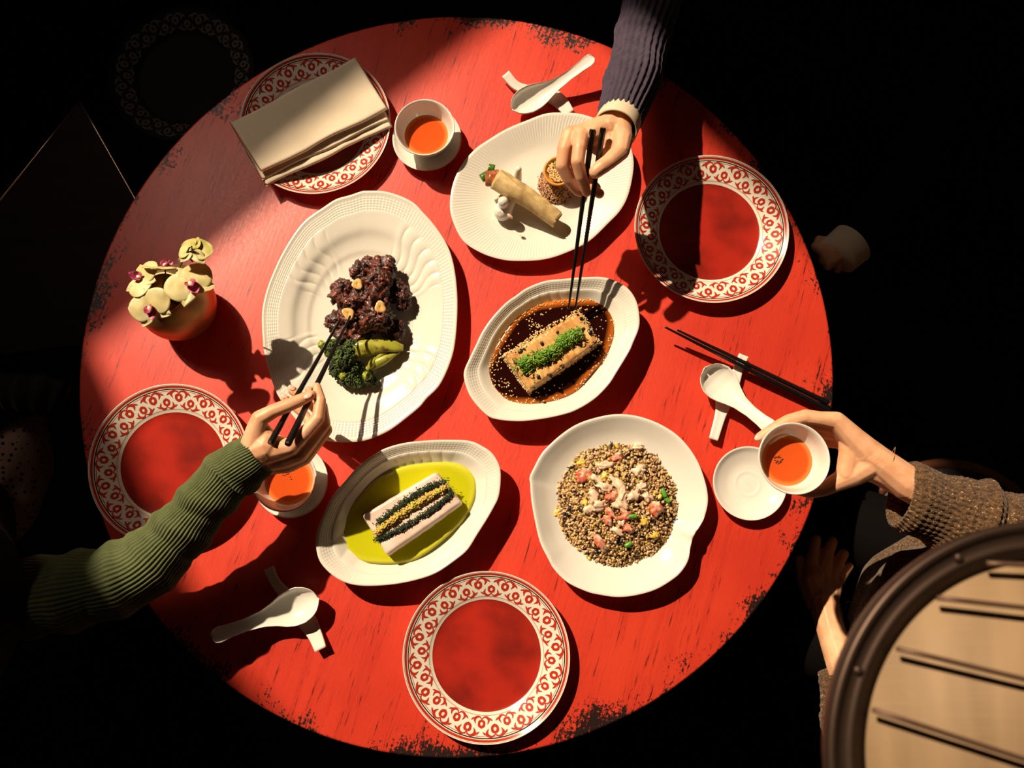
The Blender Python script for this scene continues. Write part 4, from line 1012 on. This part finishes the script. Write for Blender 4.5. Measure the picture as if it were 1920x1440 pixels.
V, F = lump(P(-20, 880, -.28), (.115, .15, .10), 5, .10, 1.4, 5); mk('skirt', V, F, M['dots'], pg)
V, F = tube(pts((-160, 1180, .25), (-150, 1100, .05), (-110, 1020, -.2), (-60, 900, -.34)), [(.17, .13), (.16, .13), (.16, .12), (.12, .08)], 40, 30); mk('sweater_torso', V, F, M['blackknit'], pg)
V, F = tube(pts((-60, 800, -.2), (0, 740, -.2), (70, 735, -.2), (130, 750, -.22)), [.055, .05, .045, .035], 60, 60, lambda u, a, c: .003 * math.sin(u * 50)); mk('dark_sleeve', V, F, M['blackknit'], pg)

# ---- person in the navy sweater, top
pb = thing('person', 'person in a navy ribbed sweater reaching down from the top with chopsticks', 'person', P(1300, -250, -.2))
cp = []
cp += chain((1192, 130, .128, .026), (1170, 200, .172, .0235), (1158, 226, .196, .0240), (1140, 240, .208, .0230))
cp += chain((1180, 140, .128, .024), (1160, 205, .166, .0215), (1145, 228, .190, .022))
cp += chain((1140, 238, .208, .021), (1112, 252, .216, .0185), (1090, 256, .218, .0150))
cp += chain((1138, 236, .205, .020), (1090, 252, .206, .0165), (1070, 254, .206, .0150))
cp += chain((1134, 240, .198, .018), (1085, 262, .188, .0155), (1064, 266, .186, .013))
cp += chain((1090, 254, .222, .0138), (1086, 278, .230, .0112), (1083, 302, .228, .0108), (1089, 330, .212, .0096), (1097, 352, .196, .0085), (1100, 361, .190, .0072))
cp += chain((1068, 254, .210, .0140), (1058, 280, .214, .0112), (1054, 310, .208, .0108), (1066, 336, .192, .0098), (1081, 356, .178, .0086), (1090, 361, .172, .0074))
cp += chain((1064, 262, .190, .0125), (1056, 280, .186, .0105), (1060, 315, .170, .0102), (1090, 345, .160, .0090), (1124, 363, .160, .0082))
cp += chain((1075, 275, .175, .012), (1078, 300, .160, .010), (1095, 330, .150, .009), (1118, 352, .150, .0078))
cp += chain((1160, 234, .205, .021), (1166, 260, .218, .0175), (1163, 284, .226, .0145), (1142, 303, .230, .0125), (1128, 313, .232, .0122), (1117, 322, .231, .0108))
cp += chain((1135, 255, .208, .018), (1158, 282, .216, .0125)); cp += chain((1110, 268, .202, .014), (1140, 290, .208, .011))
blob('body', cp, M['skin'], pb, .0013, 4)
sleeve('sweater_sleeve', pts((1161, 226, .192), (1168, 203, .176), (1182, 165, .150), (1194, 120, .122), (1208, 60, .095), (1240, -60, .10), (1290, -220, .10)),
       [.0345, .0375, .0430, .0450, .046, .052, .06], M['navy'], pb, 26, .0016, 312, 200, [(.20, .035, .0035, 3.0, .5), (.30, .02, -.0015, 2, .3), (.42, .03, .004, 3, .5)], stitch=(.0005, 160, 26))
V, F = tube(pts((1153, 243, .206), (1158, 232, .198), (1163, 222, .188)), [.0350, .0350, .0340], 72, 8, caps=False); n = 72
c0 = V.mean(0); V2 = V.copy(); V2[:, :] = c0 + (V - c0) * .935
k = len(V); F2 = [tuple(i + k for i in g[::-1]) for g in F]; br = [(j, k + j, k + (j + 1) % n, (j + 1) % n) for j in range(n)]
M['cuffw'] = mat('cream_shirt_cuff', (.74, .60, .42), .7, bump=.3, bscale=900)
mk('shirt_cuff', np.vstack([V, V2]), F + F2 + br, M['cuffw'], pb)
V, F = tube([np.array(q_) for q_ in ((.30, 1.10, -.32), (.28, 1.05, .0), (.22, .97, .35), (.18, .95, .58))], [(.17, .13), (.16, .13), (.15, .12), (.08, .07)], 48, 40); mk('sweater_torso', V, F, M['blackknit'], pb)  # out of view, added so its shadow darkens the sleeve root
# the resting left hand beyond the table edge
cp = chain((1660, 400, -.10, .026), (1600, 450, -.10, .024), (1575, 462, -.10, .026), (1548, 470, -.11, .014), (1530, 462, -.12, .010))
cp += chain((1580, 468, -.10, .024), (1560, 486, -.11, .013), (1553, 498, -.12, .010)); cp += chain((1580, 462, -.10, .024), (1555, 480, -.11, .014), (1543, 486, -.12, .010))
cp += chain((1578, 455, -.10, .020), (1552, 455, -.11, .012), (1535, 450, -.12, .009)); cp += chain((1584, 470, -.11, .018), (1574, 492, -.12, .011), (1570, 505, -.13, .008))
blob('left_hand', cp, M['skin'], pb, .002, 4)
V, F = tube(pts((1570, 480, -.10), (1590, 462, -.10), (1606, 450, -.10)), [.040, .0415, .042], 60, 8); mk('shirt_cuff', V, F, M['cuffw'], pb)
V, F = tube(pts((1598, 456, -.10), (1660, 400, -.10), (1760, 250, -.05), (1800, 60, 0)), [.042, .05, .06, .07], 80, 40); mk('sweater_sleeve', V, F, M['trouser'], pb)

# ---- person in the brown knit, right
pr_ = thing('person', 'person in a gold flecked brown knit sweater raising a tea cup at right', 'person', P(1850, 1200, -.3))
cp = []
cp += chain((1760, 935, .185, .029), (1700, 905, .190, .0270), (1655, 870, .194, .0235), (1625, 850, .192, .0245))
cp += chain((1750, 925, .175, .027), (1690, 900, .180, .0255), (1645, 880, .184, .0225), (1615, 868, .182, .025))
cp += chain((1625, 848, .194, .023), (1600, 822, .200, .0185), (1569, 789, .208, .0138), (1540, 785, .208, .0112), (1510, 781, .206, .0112), (1480, 788, .204, .0098), (1456, 801, .201, .0096), (1438, 812, .198, .0085), (1425, 820, .195, .0076))
cp += chain((1622, 852, .182, .022), (1600, 830, .184, .018), (1572, 800, .186, .0138), (1513, 792, .184, .0106), (1455, 815, .182, .0092), (1432, 838, .180, .0076))
cp += chain((1622, 860, .170, .021), (1602, 840, .168, .017), (1576, 812, .168, .0132), (1520, 808, .164, .0102), (1462, 828, .162, .0088), (1446, 856, .160, .0074))
cp += chain((1618, 868, .160, .019), (1600, 852, .154, .015), (1578, 828, .152, .0120), (1530, 826, .148, .0090), (1480, 846, .146, .0080), (1465, 866, .146, .0068))
cp += chain((1625, 872, .188, .023), (1602, 888, .184, .0190), (1572, 903, .178, .0145), (1545, 916, .172, .0118), (1518, 922, .170, .0105), (1496, 918, .170, .0088))
cp += chain((1590, 815, .196, .0140), (1594, 850, .190, .0170), (1588, 888, .184, .0165))
cp += chain((1612, 850, .186, .024), (1600, 870, .182, .021))
cp += chain((1600, 1310, -.12, .031), (1578, 1240, -.13, .029), (1558, 1180, -.16, .0265), (1545, 1130, -.18, .028))
cp += chain((1550, 1150, -.18, .027), (1530, 1085, -.19, .026), (1522, 1060, -.19, .014), (1530, 1012, -.20, .0098)) + chain((1545, 1120, -.18, .027), (1540, 1075, -.19, .019), (1552, 1035, -.19, .012), (1565, 1008, -.20, .009))
cp += chain((1548, 1120, -.18, .025), (1560, 1080, -.19, .0135), (1575, 1048, -.19, .0115), (1587, 1030, -.20, .009)) + chain((1550, 1130, -.18, .023), (1566, 1095, -.19, .0135), (1580, 1075, -.19, .011), (1592, 1062, -.20, .0085))
cp += chain((1530, 1130, -.19, .02), (1508, 1090, -.21, .013), (1500, 1050, -.21, .010))
cp += chain((1760, 935, .185, .029), (1900, 1010, .16, .035), (2000, 1120, .12, .05), (1900, 1200, .0, .09), (1800, 1250, -.1, .06), (1640, 1380, -.11, .035), (1600, 1310, -.12, .031))
blob('body', cp, M['skin'], pr_, .0014, 4)
nail(pr_, 1421.5, 820, .2015, .0050, (-30, 20, -.002 * 1200), (.1, .3, 1))
sleeve('sweater_sleeve', pts((1688, 928, .180), (1712, 935, .180), (1750, 950, .178), (1800, 975, .172), (1860, 1005, .165), (1930, 1050, .15), (2020, 1130, .12)),
       [.046, .050, .054, .062, .070, .080, .10], M['brown'], pr_, 40, .0009, 320, 260,
       [(.03, .03, .004, 2, .4), (.16, .05, -.004, 2, .3), (.34, .022, .010, 1.8, .5), (.40, .014, -.008, 1.6, .4), (.50, .03, .009, 2.0, .4), (.60, .015, -.008, 1.6, .4), (.72, .04, .01, 2, .4)], stitch=(.0010, 210, 40), jit=.6)
cp = chain((1745, 1058, -.12, .064), (1690, 1105, -.15, .076), (1664, 1175, -.16, .074), (1675, 1290, -.18, .082)) + chain((1960, 1120, .12, .11), (1830, 1160, .02, .13), (1760, 1200, -.10, .125), (1750, 1330, -.16, .13)) + chain((1830, 1090, .05, .07), (1730, 1110, -.06, .08), (1690, 1200, -.12, .09))
cp += chain((1900, 1300, .08, .12), (1800, 1450, -.05, .11))
o_ = blob('sweater_torso', cp, M['brown'], pr_, .006, 6)
sleeve('left_sweater_sleeve', pts((1580, 1256, -.12), (1590, 1300, -.12), (1604, 1370, -.11), (1650, 1480, -.08), (1760, 1560, -.02)), [.042, .045, .052, .064, .08], M['brown'], pr_, 32, .0014, 256, 150, [(.25, .05, .006, 2, .4), (.5, .06, .008, 2, .4)], stitch=(.0014, 130, 32), jit=.6)
V, F = tube(pts((1740, 1330, -.24), (1640, 1230, -.22), (1500, 1190, -.25), (1400, 1180, -.35)), [.10, .085, .075, .06], 40, 30); mk('trouser_leg', V, F, M['trouser'], pr_)
V, F = tube(pts((1860, 1100, -.24), (1720, 1040, -.22), (1580, 980, -.25), (1480, 960, -.35)), [.10, .085, .075, .06], 40, 30); mk('trouser_leg', V, F, M['trouser'], pr_)
# fine gold bracelet
wc = P(1660, 868, .188); wd = P(1700, 900, .188) - P(1640, 860, .188); wd /= np.linalg.norm(wd); wu = np.array([0, 0, 1.0]); ws = np.cross(wd, wu); ws /= np.linalg.norm(ws); parts = []
for k in range(72):
    a = 2 * PI * k / 72; rr = .0268
    c = wc + (ws * math.cos(a) * rr * 1.02 + wu * math.sin(a) * rr * .98) + wd * (.004 * math.sin(2 * a)); v, f = ico(1); s_ = .0007 if not (12 <= k <= 20) else .0017
    parts.append((v * s_ + c, f))
V, F, _ = merge(parts); br_ = mk('bracelet', V, F, M['gold'], pr_); br_['label'] = 'fine gold bracelet'

# ================================================================== lamp in the foreground
LC = P(2013, 1440, .90); LR = .154
lp = thing('pendant_lamp', 'bronze rimmed round pendant lamp with beige top in the lower right corner', 'lamp', LC)
pr = [(LR - .006, -.024), (LR - .003, -.0235), (LR - .0005, -.015), (LR + .001, -.003), (LR - .001, .0), (LR - .004, -.0005), (LR - .006, -.004), (LR - .014, -.0055), (LR - .0155, -.0035), (LR - .017, -.0055), (LR - .0225, -.0070), (LR - .0235, -.0095), (LR - .0265, -.0100), (LR - .0268, -.020), (LR - .02, -.022), (LR - .01, -.024)]
v, f = lathe(pr, 160); f += [(15 * 160 + j, 15 * 160 + (j + 1) % 160, (j + 1) % 160, j) for j in range(160)]; mk('lamp_rim', v + LC, f, M['lampmetal'], lp)
def shademat():
    m, nt, b = nmat('beige_lamp_paper'); tc = nt.nodes.new('ShaderNodeTexCoord'); mp = nt.nodes.new('ShaderNodeMapping'); mp.inputs['Scale'].default_value = (14, 2.5, 1); mp.inputs['Rotation'].default_value = (0, 0, .12)
    nt.links.new(tc.outputs['Object'], mp.inputs[0]); a = noise_(nt, mp.outputs[0], 2.2, 2)
    mp2 = nt.nodes.new('ShaderNodeMapping'); mp2.inputs['Scale'].default_value = (1, 60, 1); nt.links.new(tc.outputs['Object'], mp2.inputs[0]); g = noise_(nt, mp2.outputs[0], 12, 3)
    c = mixc(nt, mapr(nt, a, .35, .65), (.21, .13, .064), (.31, .20, .106)); c = mixc(nt, mapr(nt, g, .4, .7, 0, .25), c, (.34, .21, .11))  # first mix paints soft light streaks into the paper colour
    nt.links.new(c, b.inputs['Base Color']); b.inputs['Roughness'].default_value = .7; return m
v, f = lathe([(.001, -.0085), (LR - .0262, -.0105), (LR - .0262, -.0125), (.001, -.0125)], 120); mk('lamp_top_paper', v + LC, f, shademat(), lp)
for (x0, y0), (x1, y1) in (((1850, 1056), (2200, 1070)), ((1757, 1121), (2280, 1180)), ((1682, 1216), (2330, 1372)), ((1637, 1331), (2340, 1560)), ((1612, 1450), (2300, 1690))):
    a, b = P(x0, y0, LC[2] + .001), P(x1, y1, LC[2] + .001); d_ = b - a
    # stop at the rim's far side
    oc = a - LC; A_ = d_[:2] @ d_[:2]; B_ = 2 * oc[:2] @ d_[:2]; C_ = oc[:2] @ oc[:2] - (LR - .008) ** 2; t_ = (-B_ + math.sqrt(max(0, B_ * B_ - 4 * A_ * C_))) / (2 * A_)
    t0_ = max(0, (-B_ - math.sqrt(max(0, B_ * B_ - 4 * A_ * C_))) / (2 * A_))
    V, F = tube([a + d_ * t0_, a + d_ * (t0_ + t_) / 2 + (0, 0, .001), a + d_ * t_], [.0017] * 3, 12, 12); mk('rod', V, F, M['lamprod'], lp)
for aa in (2.72, 2.0, 3.5):
    v, f = ico(2); mk('bolt', v * (.0032, .0032, .002) + LC + (math.cos(aa) * (LR - .0105), math.sin(aa) * (LR - .0105), -.0035), f, M['lampmetal'], lp)
V, F = tube([LC + (0, 0, -.01), LC + (0, 0, 1), LC + (0, 0, 3.6)], [.004] * 3, 10, 4); mk('cable', V, F, M['stick'], lp)

# ================================================================== furniture in the dark
M['chairwood'] = mat('dark_polished_chair_wood', (.10, .035, .016), .25, coat=.4)
M['seatpad'] = mat('dark_grey_leather', (.014, .011, .011), .5)
SC = P(1790, 1055, -.30); ch = thing('chair', 'dark bentwood chair under the brown knit sleeve', 'chair', (SC[0], SC[1], -.75))
v, f = lathe([(.001, -.02), (.19, -.02), (.205, -.012), (.208, .002), (.200, .010), (.192, .008), (.188, .004)], 96); mk('seat_frame', v + SC, f, M['chairwood'], ch)
v, f = lathe(refine([(.001, .014), (.10, .013), (.17, .009), (.189, .003)], 4), 96); mk('seat_pad', v + SC, f, M['seatpad'], ch)
for a in (.8, 2.4, 3.9, 5.5):
    d = np.array([math.cos(a), math.sin(a), 0]); V, F = tube([SC + d * .17 + (0, 0, -.02), SC + d * .18 + (0, 0, -.22), SC + d * .20 + (0, 0, -.449)], [.017, .015, .012], 16, 10); mk('leg', V, F, M['chairwood'], ch)
hb_ = [SC + np.array([.20 * math.cos(a), .20 * math.sin(a), .0]) for a in (-.9,)] + [SC + (.22, -.14, .2), SC + (.26, -.02, .40), SC + (.22, .12, .2)] + [SC + np.array([.20 * math.cos(.6), .20 * math.sin(.6), .0])]
V, F = tube(hb_, [.012] * 5, 16, 40); mk('back_hoop', V, F, M['chairwood'], ch)
# dark side table with a metal edge, left
sz_ = -.12; q = [P(150, 190, sz_), P(300, 455, sz_), P(190, 640, sz_), P(-260, 700, sz_)]
M['sidewood'] = mat('very_dark_wood', (.010, .005, .0035), .8, spec=.12, col2=(.006, .003, .002), nscale=5, stretch=(1, 8, 1))
stt = thing('side_table', 'dark wooden side table with a thin brass edge at far left', 'table', (*P(60, 560, sz_)[:2], -.75))
V = [tuple(p) for p in q] + [tuple(p - (0, 0, .03)) for p in q]; mk('table_top', V, [(3, 2, 1, 0), (4, 5, 6, 7), (0, 1, 5, 4), (1, 2, 6, 5), (2, 3, 7, 6), (3, 0, 4, 7)], M['sidewood'], stt, smooth=False)
for a, b in ((q[3], q[0]), (q[0], q[1])):
    V, F = tube([a, (a + b) / 2, b], [.0022] * 3, 10, 6); mk('edge_strip', V, F, mat('dull_brass_strip', (.30, .20, .13), .3, metal=1), stt)
cc = (q[0] + q[1] + q[2] + q[3]) / 4; V, F = tube([cc - (0, 0, .03), cc - (0, 0, .3), (cc[0], cc[1], -.749)], [.03, .03, .12], 24, 12); mk('pedestal', V, F, M['black_wood'], stt)

TC2 = P(350, 150, -.22); tr = thing('patterned_tray', 'dark round tray with bronze patterned border, barely lit at upper left', 'tray', TC2); tr.scale = (1.12, 1.12, 1.12)
M['traydark'] = mat('tray_lacquer', (.003, .002, .002), .7, spec=.1); M['traybronze'] = mat('tray_bronze', (.022, .011, .004), .6)
for src, mm in ((PM[:2], M['traydark']), (PM[3:5], M['traybronze'])):
    me = bpy.data.meshes.new('tray_body' if mm is M['traydark'] else 'bronze_border'); me.from_pydata(src[0].tolist(), [], src[1]); me.materials.append(mm); me.update()
    o_ = bpy.data.objects.new(me.name, me); C.objects.link(o_); o_.parent = tr
st_ = thing('stool', 'dark low stool carrying the patterned tray', 'stool', (TC2[0], TC2[1], -.75))
v, f = lathe([(.001, .53), (.13, .53), (.14, .515), (.13, .50), (.04, .48), (.035, .05), (.15, .02), (.15, 0), (.001, 0)], 48); mk('stool_body', v + (TC2[0], TC2[1], -.75), f, M['traydark'], st_)
